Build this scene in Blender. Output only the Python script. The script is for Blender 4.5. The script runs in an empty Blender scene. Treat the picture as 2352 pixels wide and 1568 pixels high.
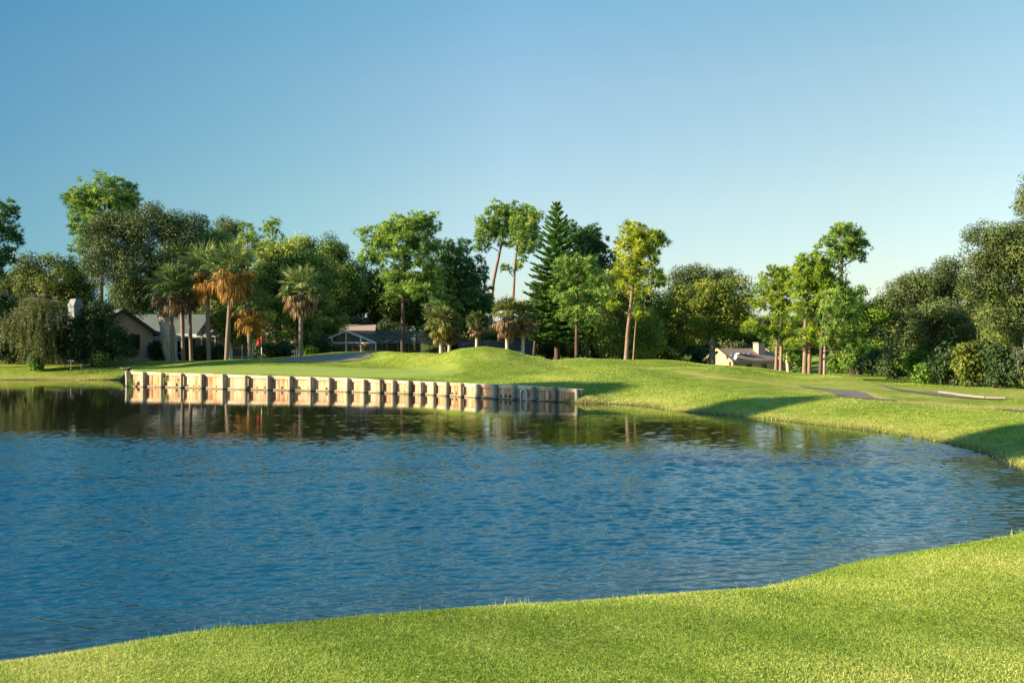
import bpy, math, random
import numpy as np
from mathutils import Vector

# ------------------------------------------------------------------ camera, sky, sun, exposure
SC = bpy.context.scene
COL = SC.collection
CAMZ = 2.65                      # eye height above the pond surface
cam = bpy.data.cameras.new('camera')
cam.lens = 35.0; cam.sensor_width = 36.0; cam.clip_start = 0.1; cam.clip_end = 6000
camo = bpy.data.objects.new('camera', cam); COL.objects.link(camo)
camo.location = (0, 0, CAMZ); camo.rotation_euler = (math.radians(90), 0, 0)
SC.camera = camo

SUN_EL, SUN_AZ = math.radians(18.5), math.radians(255)      # azimuth clockwise from +Y
world = bpy.data.worlds.new('World'); SC.world = world; world.use_nodes = True
wn = world.node_tree.nodes; wl = world.node_tree.links
sky = wn.new('ShaderNodeTexSky'); sky.sky_type = 'NISHITA'; sky.sun_disc = False
sky.sun_elevation = SUN_EL; sky.sun_rotation = SUN_AZ
sky.altitude = 0; sky.air_density = 1.0; sky.dust_density = 0.4; sky.ozone_density = 1.0
# the clear sky is deepest in the band at right angles to the sun; the upper sky is boosted teal to brighten the water
def sky_ramp(sock, stops):
    r = wn.new('ShaderNodeValToRGB'); e = r.color_ramp.elements
    while len(e) < len(stops): e.new(.5)
    for i, (u, c) in enumerate(stops): e[i].position = (u+1)/2; e[i].color = (*c, 1)
    mr = wn.new('ShaderNodeMapRange'); mr.inputs[1].default_value = -1; mr.inputs[2].default_value = 1
    wl.new(sock, mr.inputs[0]); wl.new(mr.outputs[0], r.inputs[0]); return r.outputs[0]
def sky_mul(a, b):
    m = wn.new('ShaderNodeMix'); m.data_type = 'RGBA'; m.blend_type = 'MULTIPLY'; m.inputs[0].default_value = 1
    wl.new(a, m.inputs[6]); wl.new(b, m.inputs[7]); return m.outputs[2]
tcw = wn.new('ShaderNodeTexCoord'); sxw = wn.new('ShaderNodeSeparateXYZ'); wl.new(tcw.outputs['Generated'], sxw.inputs[0])
ra = sky_ramp(sxw.outputs[0], [(-1, (.9, .95, 1)), (-.8, (.62, .75, .84)), (-.45, (.33, .55, .66)), (-.22, (.62, .82, .85)), (0, (.97, 1, 1)), (.35, (.96, .93, .85)), (1, (1, 1, 1))])
rz = sky_ramp(sxw.outputs[2], [(-1, (.9, .9, .9)), (0, (.62, .73, .98)), (.05, (.74, .80, .95)), (.14, (.89, .90, .89)), (.25, (.93, 1, .97)), (.36, (.72, 1.08, 1.08)), (.5, (.66, 1.45, 1.75)), (1, (.62, 1.4, 1.8))])
wl.new(sky_mul(sky_mul(sky.outputs[0], ra), rz), wn['Background'].inputs[0]); wn['Background'].inputs[1].default_value = 0.068
sd = bpy.data.lights.new('sun', 'SUN'); sd.energy = 5.0; sd.angle = math.radians(0.5); sd.color = (1.0, 0.82, 0.56)
so = bpy.data.objects.new('sun', sd); COL.objects.link(so)
SUNV = Vector((math.sin(SUN_AZ)*math.cos(SUN_EL), math.cos(SUN_AZ)*math.cos(SUN_EL), math.sin(SUN_EL)))
so.rotation_euler = SUNV.to_track_quat('Z', 'Y').to_euler(); so.location = SUNV*100
SC.view_settings.view_transform = 'Standard'; SC.view_settings.look = 'None'
SC.view_settings.exposure = 1.6; SC.view_settings.gamma = 1.0
try:
    SC.cycles.max_bounces = 6; SC.cycles.transparent_max_bounces = 12; SC.cycles.use_denoising = True
except Exception: pass

# ------------------------------------------------------------------ helpers
PI = math.pi
F = 2286.0                       # focal length in the units the photo was measured in (2352 wide)
def W(px, py, Y): return np.array([(px-1176)/F*Y, Y, CAMZ-(py-784)/F*Y])
def sstep(a, b, x):
    t = np.clip((x-a)/(b-a), 0, 1); return t*t*(3-2*t)

class Geo:
    def __init__(s): s.V, s.Q, s.T, s.t, s.n, s.u = [], [], [], [], 0, []
    def add(s, V, F_, tint=0.5):
        V = np.asarray(V, np.float32).reshape(-1, 3); F_ = np.asarray(F_, np.int32)
        (s.Q if F_.shape[1] == 4 else s.T).append(F_+s.n)
        s.V.append(V); s.n += len(V)
        s.t.append(np.broadcast_to(np.asarray(tint, np.float32), (len(V),)))
    def build(s, name, mat, parent=None, smooth=False, attrs=None):
        me = bpy.data.meshes.new(name)
        V = np.concatenate(s.V); T = np.concatenate(s.T) if s.T else np.zeros((0, 3), np.int32)
        Q = np.concatenate(s.Q) if s.Q else np.zeros((0, 4), np.int32)
        me.vertices.add(len(V)); me.vertices.foreach_set('co', V.ravel())
        nl = T.size+Q.size; me.loops.add(nl)
        me.loops.foreach_set('vertex_index', np.concatenate([T.ravel(), Q.ravel()]).astype(np.int32))
        npoly = len(T)+len(Q); me.polygons.add(npoly)
        tot = np.concatenate([np.full(len(T), 3), np.full(len(Q), 4)]).astype(np.int32)
        st = np.concatenate([[0], np.cumsum(tot)[:-1]]).astype(np.int32)
        me.polygons.foreach_set('loop_start', st); me.polygons.foreach_set('loop_total', tot)
        me.polygons.foreach_set('use_smooth', np.full(npoly, smooth))
        a = me.attributes.new('tint', 'FLOAT', 'POINT'); a.data.foreach_set('value', np.concatenate(s.t).astype(np.float32))
        for k, v in (attrs or {}).items():
            a = me.attributes.new(k, 'FLOAT', 'POINT'); a.data.foreach_set('value', np.asarray(v, np.float32))
        me.update(calc_edges=True); me.validate()
        if mat: me.materials.append(mat)
        o = bpy.data.objects.new(name, me); COL.objects.link(o)
        if parent:
            o.parent = parent; o.location = -Vector(parent.location) if parent.parent is None else (0, 0, 0)
        return o
    # ---- shapes
    def tube(s, P, R, n=6, tint=0.5, cap=True):
        P = np.asarray(P, float); m = len(P); R = np.broadcast_to(np.asarray(R, float), (m,))
        D = np.gradient(P, axis=0); D /= np.linalg.norm(D, axis=1)[:, None]+1e-9
        ref = np.array([0, 0, 1.]) if abs(D.mean(0)[2]) < .8*np.linalg.norm(D.mean(0)) else np.array([1., 0, 0])
        A = np.cross(D, ref); A /= np.linalg.norm(A, axis=1)[:, None]+1e-9
        B = np.cross(D, A); th = np.arange(n)*2*PI/n
        V = P[:, None]+R[:, None, None]*(A[:, None]*np.cos(th)[None, :, None]+B[:, None]*np.sin(th)[None, :, None])
        i = np.arange(m-1)[:, None]*n; j = np.arange(n)[None]; k = (j+1) % n
        Fq = np.stack([i+j, i+k, i+n+k, i+n+j], -1).reshape(-1, 4)
        s.add(V.reshape(-1, 3), Fq, tint)
        if cap:
            for e, q in ((0, P[0]), (m-1, P[-1])):
                C = np.vstack([V[e], q[None]]); jj = np.arange(n)
                s.add(C, np.stack([jj, (jj+1) % n, np.full(n, n)], -1), tint)
    def box(s, o, ax, ay, az, tint=0.5):                         # corner + three edge vectors
        o, ax, ay, az = [np.asarray(q, float) for q in (o, ax, ay, az)]
        V = [o, o+ax, o+ax+ay, o+ay, o+az, o+ax+az, o+ax+ay+az, o+ay+az]
        s.add(V, [[0, 3, 2, 1], [4, 5, 6, 7], [0, 1, 5, 4], [1, 2, 6, 5], [2, 3, 7, 6], [3, 0, 4, 7]], tint)
    def cbox(s, c, ax, ay, az, tint=0.5):
        c, ax, ay, az = [np.asarray(q, float) for q in (c, ax, ay, az)]
        s.box(c-(ax+ay+az)/2, ax, ay, az, tint)
    def beam(s, a, b, w, h, tint=0.5):
        a = np.asarray(a, float); b = np.asarray(b, float); d = b-a
        up = np.array([0, 0, 1.]); x = np.cross(d, up)
        if np.linalg.norm(x) < 1e-6: x = np.array([1., 0, 0])
        x /= np.linalg.norm(x); z = np.cross(x, d); z /= np.linalg.norm(z)
        s.box(a-x*w/2-z*h/2, d, x*w, z*h, tint)
    def quad(s, a, b, c, d, tint=0.5): s.add([a, b, c, d], [[0, 1, 2, 3]], tint)
    def slab(s, pts, th, tint=0.5):                              # thick planar polygon (3 or 4 corners)
        P = np.asarray(pts, float); n = np.cross(P[1]-P[0], P[2]-P[0]); n /= np.linalg.norm(n)
        m = len(P); V = np.vstack([P, P-n*th])
        if m == 4: s.add(V, [[0, 1, 2, 3], [7, 6, 5, 4]]+[[i, i+4, (i+1) % 4+4, (i+1) % 4] for i in range(4)], tint)
        else:
            s.add(V, [[0, 1, 2], [5, 4, 3]], tint); s.add(V, [[i, i+3, (i+1) % 3+3, (i+1) % 3] for i in range(3)], tint)

def unit(A): return A/(np.linalg.norm(A, axis=-1, keepdims=True)+1e-9)
def rdir(rng, n): return unit(rng.normal(size=(n, 3)))

def leaf_quads(g, P, N, S, tint, rng, ratio=.55):
    n = len(P); T = unit(np.cross(N, rdir(rng, n))); B = np.cross(N, T); S = S[:, None]
    f = N*S*.12
    V = np.stack([P-T*S*.55, P+B*S*ratio*.5+f, P+T*S*.55, P-B*S*ratio*.5+f], 1).reshape(-1, 3)
    g.add(V, np.arange(4*n).reshape(-1, 4), np.repeat(tint, 4))

def blades(g, P, D, L, Wd, tint, rng):                            # single triangles from P along D
    n = len(P); S = unit(np.cross(D, rdir(rng, n)))*(Wd/2 if np.ndim(Wd) == 0 else (Wd/2)[:, None])
    V = np.stack([P-S, P+S, P+D*np.asarray(L).reshape(-1, 1)], 1).reshape(-1, 3)
    g.add(V, np.arange(3*n).reshape(-1, 3), np.repeat(tint, 3))

def tag(o, label=None, cat=None, group=None, kind=None):
    if label: o['label'] = label
    if cat: o['category'] = cat
    if group: o['group'] = group
    if kind: o['kind'] = kind
    return o
def empty(name, loc, label, cat, group=None):
    o = bpy.data.objects.new(name, None); COL.objects.link(o); o.location = Vector([float(q) for q in loc])
    o.empty_display_size = .3
    return tag(o, label, cat, group)

# ------------------------------------------------------------------ materials
def new_mat(name):
    m = bpy.data.materials.new(name); m.use_nodes = True; n = m.node_tree.nodes
    return m, n, m.node_tree.links, n['Principled BSDF']
def ramp(n, l, fac, cols):
    r = n.new('ShaderNodeValToRGB'); e = r.color_ramp.elements
    while len(e) < len(cols): e.new(0.5)
    for i, c in enumerate(cols):
        e[i].position = c[0]; e[i].color = (*c[1], 1)
    l.new(fac, r.inputs[0]); return r.outputs[0]
def noise(n, l, vec, scale, detail=3, rough=.5):
    t = n.new('ShaderNodeTexNoise'); t.inputs['Scale'].default_value = scale
    t.inputs['Detail'].default_value = detail; t.inputs['Roughness'].default_value = rough
    if vec is not None: l.new(vec, t.inputs['Vector'])
    return t.outputs['Fac']
def math_(n, l, op, a, b=0.0, c=None):
    m = n.new('ShaderNodeMath'); m.operation = op
    for i, v in enumerate((a, b, c)):
        if v is None: continue
        if isinstance(v, (int, float)): m.inputs[i].default_value = v
        else: l.new(v, m.inputs[i])
    return m.outputs[0]
def mixc(n, l, fac, a, b):
    m = n.new('ShaderNodeMix'); m.data_type = 'RGBA'
    for i, v in ((0, fac), (6, a), (7, b)):
        if isinstance(v, (int, float)): m.inputs[i].default_value = v
        elif isinstance(v, tuple): m.inputs[i].default_value = (*v, 1)
        else: l.new(v, m.inputs[i])
    return m.outputs[2]
def attr(n, name):
    a = n.new('ShaderNodeAttribute'); a.attribute_name = name; return a.outputs['Fac']
def geopos(n): return n.new('ShaderNodeNewGeometry').outputs['Position']
def scaled(n, l, vec, s):
    m = n.new('ShaderNodeMapping'); m.inputs['Scale'].default_value = s; l.new(vec, m.inputs['Vector']); return m.outputs[0]
def bump(n, l, h, p, strength=.5, dist=.05):
    b = n.new('ShaderNodeBump'); b.inputs['Strength'].default_value = strength; b.inputs['Distance'].default_value = dist
    l.new(h, b.inputs['Height']); l.new(b.outputs[0], p.inputs['Normal'])

def foliage(name, dark, mid, light, trans=.28, rough=.55, spec=.25):
    m, n, l, p = new_mat(name)
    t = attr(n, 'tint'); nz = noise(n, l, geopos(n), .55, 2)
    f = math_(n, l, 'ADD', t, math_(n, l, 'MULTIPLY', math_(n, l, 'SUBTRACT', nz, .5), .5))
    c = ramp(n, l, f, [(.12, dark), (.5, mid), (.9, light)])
    l.new(c, p.inputs['Base Color']); p.inputs['Roughness'].default_value = rough
    p.inputs['Specular IOR Level'].default_value = spec
    tr = n.new('ShaderNodeBsdfTranslucent'); l.new(c, tr.inputs[0])
    mx = n.new('ShaderNodeMixShader'); mx.inputs[0].default_value = trans
    l.new(p.outputs[0], mx.inputs[1]); l.new(tr.outputs[0], mx.inputs[2]); l.new(mx.outputs[0], n['Material Output'].inputs[0])
    return m
def plain(name, col, rough=.7, var=.25, scale=3.0, bumpd=0.0, spec=.3, metal=0.0, stretch=None):
    m, n, l, p = new_mat(name); v = geopos(n)
    if stretch: v = scaled(n, l, v, stretch)
    z = noise(n, l, v, scale, 5, .6)
    d = tuple(max(0, q*(1-var)) for q in col); b = tuple(min(1, q*(1+var)) for q in col)
    l.new(ramp(n, l, z, [(.3, d), (.7, b)]), p.inputs['Base Color'])
    p.inputs['Roughness'].default_value = rough; p.inputs['Specular IOR Level'].default_value = spec
    p.inputs['Metallic'].default_value = metal
    if bumpd: bump(n, l, z, p, .6, bumpd)
    return m
MAT = {}
def F3(k, d, m_, li, **kw): MAT[k] = foliage(k, d, m_, li, **kw)
F3('pine',   (.062, .145, .030), (.188, .323, .054), (.403, .511, .094))
F3('pine_y', (.123, .190, .018), (.325, .403, .029), (.538, .560, .056), trans=.4)
F3('pine_b', (.085, .169, .019), (.225, .338, .030), (.431, .488, .048), trans=.35)
F3('pine_d', (.030, .088, .030), (.074, .178, .049), (.160, .283, .074))
F3('oak',    (.037, .064, .019), (.098, .135, .037), (.206, .244, .085), trans=.15, spec=.25, rough=.5)
F3('oak_o',  (.034, .056, .014), (.094, .132, .032), (.195, .230, .070), trans=.18, spec=.22, rough=.5)
F3('laurel', (.036, .086, .017), (.120, .198, .031), (.480, .528, .102), trans=.25, spec=.2, rough=.5)
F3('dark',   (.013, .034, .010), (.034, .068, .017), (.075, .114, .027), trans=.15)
F3('magnolia', (.040, .066, .013), (.111, .146, .022), (.231, .255, .040), trans=.18, spec=.2)
F3('maple',  (.076, .110, .015), (.230, .276, .037), (.425, .460, .081), trans=.35)
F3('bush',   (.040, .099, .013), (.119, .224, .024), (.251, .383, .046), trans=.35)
F3('norfolk', (.033, .098, .021), (.098, .216, .038), (.216, .351, .065), trans=.15)
F3('palm',   (.036, .072, .020), (.115, .175, .046), (.260, .315, .090), trans=.25, spec=.2, rough=.5)
F3('palm_y', (.040, .060, .016), (.120, .150, .034), (.250, .265, .070), trans=.25)
F3('skirt_o', (.125, .062, .015), (.375, .200, .027), (.550, .312, .050), trans=.3)
F3('skirt_y', (.110, .095, .018), (.260, .220, .040), (.420, .360, .080), trans=.3)
F3('skirt_b', (.072, .046, .022), (.204, .126, .054), (.396, .276, .144), trans=.2)
F3('willow', (.042, .060, .017), (.114, .138, .036), (.216, .234, .072), trans=.3)
F3('moss',   (.080, .078, .062), (.150, .145, .115), (.240, .225, .185), trans=.3)
F3('grass',  (.105, .165, .016), (.225, .340, .036), (.520, .530, .150), trans=.35)
F3('weed',   (.130, .170, .020), (.300, .300, .050), (.480, .420, .130), trans=.35)
MAT['bark_pine'] = plain('bark_pine', (.215, .145, .105), .9, .4, 5, .05, stretch=(1, 1, .3))
MAT['bark_dark'] = plain('bark_dark', (.085, .055, .040), .9, .4, 5, .05, stretch=(1, 1, .3))
MAT['bark_grey'] = plain('bark_grey', (.230, .190, .150), .9, .35, 6, .04, stretch=(1, 1, .25))
MAT['bark_pale'] = plain('bark_pale', (.46, .38, .28), .85, .35, 3, .02, stretch=(1, 1, .4))
MAT['bark_palm'] = plain('bark_palm', (.20, .150, .110), .9, .35, 9, .04, stretch=(.6, .6, 2.2))
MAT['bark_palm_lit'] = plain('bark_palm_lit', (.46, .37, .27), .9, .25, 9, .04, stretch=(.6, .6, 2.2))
MAT['white'] = plain('white_paint', (.78, .77, .74), .5, .05, 2)
MAT['peach'] = plain('peach_stucco', (.46, .31, .22), .9, .08, 12, .01)
MAT['cream'] = plain('cream_stucco', (.50, .33, .20), .9, .07, 8, .01)
MAT['beige'] = plain('beige_wall', (.30, .25, .18), .9, .1, 4, .01)
MAT['grey_chim'] = plain('grey_stucco', (.19, .20, .20), .9, .1, 5, .01)
MAT['tan_chim'] = plain('tan_stucco', (.46, .34, .23), .9, .1, 5, .01)
MAT['glass'] = plain('dark_glass', (.012, .014, .016), .08, .1, 2, spec=.6)
MAT['dark_trim'] = plain('dark_trim', (.05, .045, .04), .6, .1, 4)
MAT['alu'] = plain('bronze_aluminium', (.17, .14, .11), .5, .1, 3)
MAT['cream_alu'] = plain('cream_aluminium', (.66, .58, .46), .5, .06, 3)
MAT['metal_grey'] = plain('grey_metal', (.42, .43, .44), .45, .1, 5, metal=.3)
def shingle(name, a, b):
    m, n, l, p = new_mat(name); br = n.new('ShaderNodeTexBrick')
    br.inputs['Scale'].default_value = 3.0; br.inputs['Color1'].default_value = (*a, 1); br.inputs['Color2'].default_value = (*b, 1)
    br.inputs['Mortar'].default_value = (*[q*.45 for q in a], 1); br.inputs['Mortar Size'].default_value = .03
    br.inputs['Brick Width'].default_value = .8; br.inputs['Row Height'].default_value = .35
    tc = n.new('ShaderNodeTexCoord'); l.new(scaled(n, l, tc.outputs['Object'], (1, 1.6, 1.6)), br.inputs['Vector'])
    z = noise(n, l, geopos(n), 1.2, 4)
    c = mixc(n, l, math_(n, l, 'MULTIPLY', z, .5), br.outputs['Color'], tuple(q*.6 for q in a))
    l.new(c, p.inputs['Base Color']); p.inputs['Roughness'].default_value = .95; p.inputs['Specular IOR Level'].default_value = .05; return m
MAT['roof_grey'] = shingle('grey_green_shingle', (.135, .165, .150), (.19, .21, .195))
MAT['roof_tan'] = shingle('tan_shingle', (.42, .31, .255), (.50, .38, .31))
MAT['roof_brown'] = shingle('brown_shingle', (.36, .25, .18), (.46, .33, .25))
MAT['roof_blue'] = shingle('slate_shingle', (.075, .055, .042), (.10, .075, .056))
def screen_mat():
    m, n, l, p = new_mat('insect_screen'); p.inputs['Base Color'].default_value = (.110, .076, .046, 1); p.inputs['Specular IOR Level'].default_value = .05; p.inputs['Roughness'].default_value = .9
    t = n.new('ShaderNodeBsdfTransparent'); mx = n.new('ShaderNodeMixShader'); mx.inputs[0].default_value = .62
    l.new(t.outputs[0], mx.inputs[1]); l.new(p.outputs[0], mx.inputs[2]); l.new(mx.outputs[0], n['Material Output'].inputs[0]); return m
MAT['screen'] = screen_mat()
def wood_mat(name, a, b, c, sc=(5, 5, .35)):
    m, n, l, p = new_mat(name); v = geopos(n)
    s1 = noise(n, l, scaled(n, l, v, sc), 1.6, 6, .7); s2 = noise(n, l, v, .7, 3)
    f = math_(n, l, 'ADD', math_(n, l, 'MULTIPLY', s1, .75), math_(n, l, 'MULTIPLY', attr(n, 'tint'), .25))
    f = math_(n, l, 'ADD', f, math_(n, l, 'MULTIPLY', math_(n, l, 'SUBTRACT', s2, .5), .45))
    col = ramp(n, l, f, [(.30, a), (.44, b), (.62, c)])
    sz = n.new('ShaderNodeSeparateXYZ'); l.new(v, sz.inputs[0])                       # wet, algae dark band along the waterline
    wet = n.new('ShaderNodeMapRange'); wet.inputs[1].default_value = .02; wet.inputs[2].default_value = .10; wet.inputs[3].default_value = 1; wet.inputs[4].default_value = 0
    l.new(math_(n, l, 'ADD', sz.outputs[2], math_(n, l, 'MULTIPLY', math_(n, l, 'SUBTRACT', s2, .5), .06)), wet.inputs[0])
    l.new(mixc(n, l, math_(n, l, 'MULTIPLY', wet.outputs[0], .85), col, (.035, .028, .016)), p.inputs['Base Color'])
    p.inputs['Roughness'].default_value = .85; bump(n, l, s1, p, .5, .02); return m
MAT['plank'] = wood_mat('weathered_planks', (.20, .070, .024), (.46, .245, .110), (.60, .42, .26))
MAT['beam_wood'] = wood_mat('pale_timber', (.30, .18, .10), (.52, .37, .23), (.66, .52, .36), (1, 1, 3))
MAT['post_wood'] = wood_mat('grey_green_timber', (.13, .125, .085), (.25, .235, .165), (.36, .33, .24))

def lawn_mat():
    m, n, l, p = new_mat('mown_lawn'); v = geopos(n)
    a = noise(n, l, v, .35, 5, .65); b = noise(n, l, scaled(n, l, v, (1, 1, 1)), 9, 4, .75); c = noise(n, l, v, 2.4, 4, .7)
    f = math_(n, l, 'ADD', math_(n, l, 'MULTIPLY', a, .35), math_(n, l, 'MULTIPLY', b, .40))
    f = math_(n, l, 'ADD', f, math_(n, l, 'MULTIPLY', c, .30))
    base = ramp(n, l, f, [(.42, (.095, .155, .015)), (.52, (.195, .260, .028)), (.62, (.340, .350, .075))])
    gb = math_(n, l, 'ADD', math_(n, l, 'MULTIPLY', b, .5), math_(n, l, 'MULTIPLY', a, .5))
    grn = ramp(n, l, gb, [(.35, (.215, .290, .050)), (.65, (.290, .360, .075))])
    col = mixc(n, l, attr(n, 'green'), base, grn)
    dryc = ramp(n, l, b, [(.3, (.30, .22, .06)), (.7, (.52, .42, .17))])
    dm = math_(n, l, 'MULTIPLY', attr(n, 'dry'), math_(n, l, 'MULTIPLY', c, 1.7))
    col = mixc(n, l, math_(n, l, 'MINIMUM', dm, 1.0), col, dryc)
    mud = ramp(n, l, c, [(.3, (.035, .028, .014)), (.7, (.085, .075, .03))])
    col = mixc(n, l, attr(n, 'mud'), col, mud)
    l.new(col, p.inputs['Base Color']); p.inputs['Roughness'].default_value = .9; p.inputs['Specular IOR Level'].default_value = .1
    hb = noise(n, l, v, 16, 3, .8); bump(n, l, math_(n, l, 'ADD', hb, math_(n, l, 'MULTIPLY', b, 1.2)), p, .8, .06)
    return m
MAT['lawn'] = lawn_mat()
def water_mat():
    m, n, l, p = new_mat('pond_water'); v = geopos(n)
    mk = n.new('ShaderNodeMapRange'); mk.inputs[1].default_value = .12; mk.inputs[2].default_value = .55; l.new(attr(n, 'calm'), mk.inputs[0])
    l.new(mixc(n, l, mk.outputs[0], (.014, .015, .006), (.003, .050, .086)), p.inputs['Base Color'])   # sky reflection put into the colour: murky where still, teal where rippled
    p.inputs['Roughness'].default_value = .03; p.inputs['IOR'].default_value = 1.5
    w2 = noise(n, l, scaled(n, l, v, (9, 14, 1)), 1.0, 3, .6)
    bump(n, l, math_(n, l, 'MULTIPLY', w2, attr(n, 'calm')), p, 1.0, .004)
    return m
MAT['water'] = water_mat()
MAT['asphalt'] = plain('old_asphalt', (.125, .112, .094), .9, .25, 6, .01)
MAT['sand'] = plain('bunker_sand', (.22, .185, .14), .95, .12, 5, .03)
MAT['concrete'] = plain('pale_concrete', (.27, .22, .155), .9, .12, 5, .01)
MAT['flag_red'] = plain('red_cloth', (.62, .02, .02), .8, .1, 5)

# ------------------------------------------------------------------ the pond outline and the terrain
def wp(px, py): Y = F*CAMZ/(py-784); return ((px-1176)/F*Y, Y)
WALL = [wp(298.5, 886.6), wp(552, 894), wp(773, 898.6), wp(979, 905.6), wp(1098, 913), wp(1188, 918), wp(1278, 922), (2.99, 43.0)]
WTOP = [.854, .78, .706, .62, .635, .65, .607, .56]
FAR = [(2.25, 43.3), (2.75, 42.65), (4.2, 42.2), wp(1470, 931.6), wp(1522, 939), wp(1545, 944.4), wp(1627, 950), wp(1710, 957.6), wp(1845, 972.5), wp(1957.5, 985.6),
       wp(2107.6, 1006.3), wp(2164, 1017.6), wp(2220, 1032.5), wp(2265, 1045.7), wp(2314, 1064.5), wp(2352, 1083)]
NEAR = [(10.6, 19.2), (12, 17.8), (14, 16.2), (14, 14.8), (11, 14.3), (8.5, 13.7), (6.0, 12.45), (5.05, 11.75), (3.2, 10.6), (2.6, 10.1), (2.1, 9.68),
        (1.05, 9.5), (-.15, 9.2), (-1.55, 8.8), (-2.85, 8.25), (-3.9, 7.6), (-8, 5), (-14, 1.5), (-24, -4), (-31, -6), (-33, 5), (-32, 20), (-34, 40),
        (-40, 60), (-46, 69), (-35.5, 68.8), (-26.4, 68.2)]
POND = np.array(WALL[:-1]+FAR+NEAR); NWALL = len(WALL)-2             # the wall's last metre is buried in the bank
LASTSEG = len(POND)-1                                             # the return side, along the end of the wall
def pond_dist(x, y):
    x = np.asarray(x, float); y = np.asarray(y, float)
    best = np.full(x.shape, 1e9); idx = np.zeros(x.shape, int); par = np.zeros(x.shape); ins = np.zeros(x.shape, bool)
    n = len(POND)
    for i in range(n):
        a = POND[i]; b = POND[(i+1) % n]; e = b-a
        t = np.clip(((x-a[0])*e[0]+(y-a[1])*e[1])/(e@e), 0, 1)
        d = (x-a[0]-t*e[0])**2+(y-a[1]-t*e[1])**2
        c = d < best; best = np.where(c, d, best); idx = np.where(c, i, idx); par = np.where(c, t, par)
        cr = ((a[1] > y) != (b[1] > y)) & (x < (b[0]-a[0])*(y-a[1])/((b[1]-a[1]) or 1e-9)+a[0]); ins ^= cr
    return np.where(ins, -1, 1)*np.sqrt(best), idx, par
CX = np.array([-900, 0, 290, 450, 600, 700, 780, 860, 940, 1010, 1057, 1113, 1166, 1213, 1273, 1331, 1430, 1510, 1559, 1624, 1666, 1738, 1829, 1898, 1956, 2028, 2100, 2400])
CYP = np.array([833, 833, 832, 828, 823, 815, 808, 805, 809, 810, 797, 792.5, 800, 815, 828.5, 822, 826.6, 825, 827.7, 837, 838, 843, 857.6, 861, 872, 887, 897, 905])
CY = np.array([76, 76, 74, 71, 71, 73, 73.5, 73, 68, 63, 61, 61, 61, 61, 61.5, 63, 63, 63, 63, 62, 61, 60, 57, 54, 48, 42, 39, 36])
CZ = CAMZ-(CYP-784)*CY/F
BX = np.array([-900, 0, 450, 700, 1000, 1250, 1400, 1560, 1760, 1840, 1900, 2400])
BZ = np.array([1.0, 1.0, .95, .7, .4, .3, .2, -1.2, -1.3, .0, .2, .2])
_XS = np.linspace(-900, 2400, 1400)
def _smooth(Y, k=21): 
    p = np.pad(Y, k//2, mode='edge'); return np.convolve(p, np.hanning(k+2)[1:-1]/np.hanning(k+2)[1:-1].sum(), 'valid')
_ZC, _YC, _ZB = _smooth(np.interp(_XS, CX, CZ), 11), _smooth(np.interp(_XS, CX, CY), 31), _smooth(np.interp(_XS, BX, BZ), 51)
def ground_z(x, y, full=False):
    x = np.asarray(x, float); y = np.asarray(y, float)
    d, idx, par = pond_dist(x, y)
    u = np.where(y > 14, x/np.maximum(y, 14)*F+1176, 1176+x/14*F)
    zc, yc, zb = np.interp(u, _XS, _ZC), np.interp(u, _XS, _YC), np.interp(u, _XS, _ZB)
    B = 1.0-.25*sstep(1500, 1900, u)
    fr = np.where(u > 1650, 7.0, 4.6)
    front = B+(zc-B)*np.exp(-(np.maximum(yc-y, 0)/fr)**2)
    h = sstep(0, 1, (y-yc)/15.0)
    land = np.where(y < yc, front, zc*(1-h)+zb*h)
    land = land+.52*np.exp(-((x-4.9)/3.2)**2-((y-51)/2.4)**2)+.30*np.exp(-((x-10.5)/2.6)**2-((y-54)/2.6)**2)-.18*np.exp(-((x-8.0)/2.0)**2-((y-48.5)/2.4)**2)
    land = land+(.025*np.sin(x*.9+1)*np.sin(y*.7)+.02*np.sin(x*.37+y*.31))
    dp = np.maximum(d, 0)
    bank = land*(1-np.exp(-(dp/2.7)**1.15))
    # the timber wall holds the lawn up behind it
    iswall = (idx < NWALL) | (idx == LASTSEG)
    wt = np.array(WTOP)
    ii = np.minimum(idx, NWALL-1); zt = np.where(idx == LASTSEG, .854, wt[ii]*(1-par)+wt[ii+1]*par)-.03
    wallz = zt+(land-zt)*(1-np.exp(-(dp/5.0)**1.4))
    wallz = np.where(dp < .12, -.6+(wallz+.6)*np.clip(dp-.02, 0, .1)/.1, wallz)
    # blend to the natural bank past the end of the wall
    endx = np.hypot(x-2.99, y-43.0); bl = sstep(0, 2.2, endx)
    bank = np.where((idx >= NWALL) & (idx < NWALL+5), np.maximum(bank, (wallz*0+.53)*(1-bl)*(1-np.exp(-dp/.5))), bank)
    far = np.where(iswall, wallz, bank)
    # the near bank
    near = .36*(1-np.exp(-(dp/.28)**1.4))+.086*np.maximum(dp-.3, 0)
    near = near+.30*np.exp(-((x-5.5)/2.6)**2-((y-9.4)/1.8)**2)*sstep(0, 1.8, dp)
    near = np.minimum(near, 1.15)+.012*np.sin(x*2.1+.4)*np.sin(y*2.6)
    wn_ = 1-sstep(14.5, 19, y)
    z = near*wn_+far*(1-wn_)
    z = np.where(d < 0, -np.minimum(.7, -d*.5)-.05, z)
    return (z, d, idx) if full else z
def gz(x, y): return float(ground_z(np.array([x]), np.array([y]))[0])
def ray_ground(px, py, y0=3.0, y1=140.0):
    Y = np.arange(y0, y1, .05); x = (px-1176)/F*Y; z = CAMZ-(py-784)/F*Y
    g = ground_z(x, Y); hit = np.nonzero(z <= g)[0]
    i = hit[0] if len(hit) else len(Y)-1
    return np.array([x[i], Y[i], g[i]])
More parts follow.
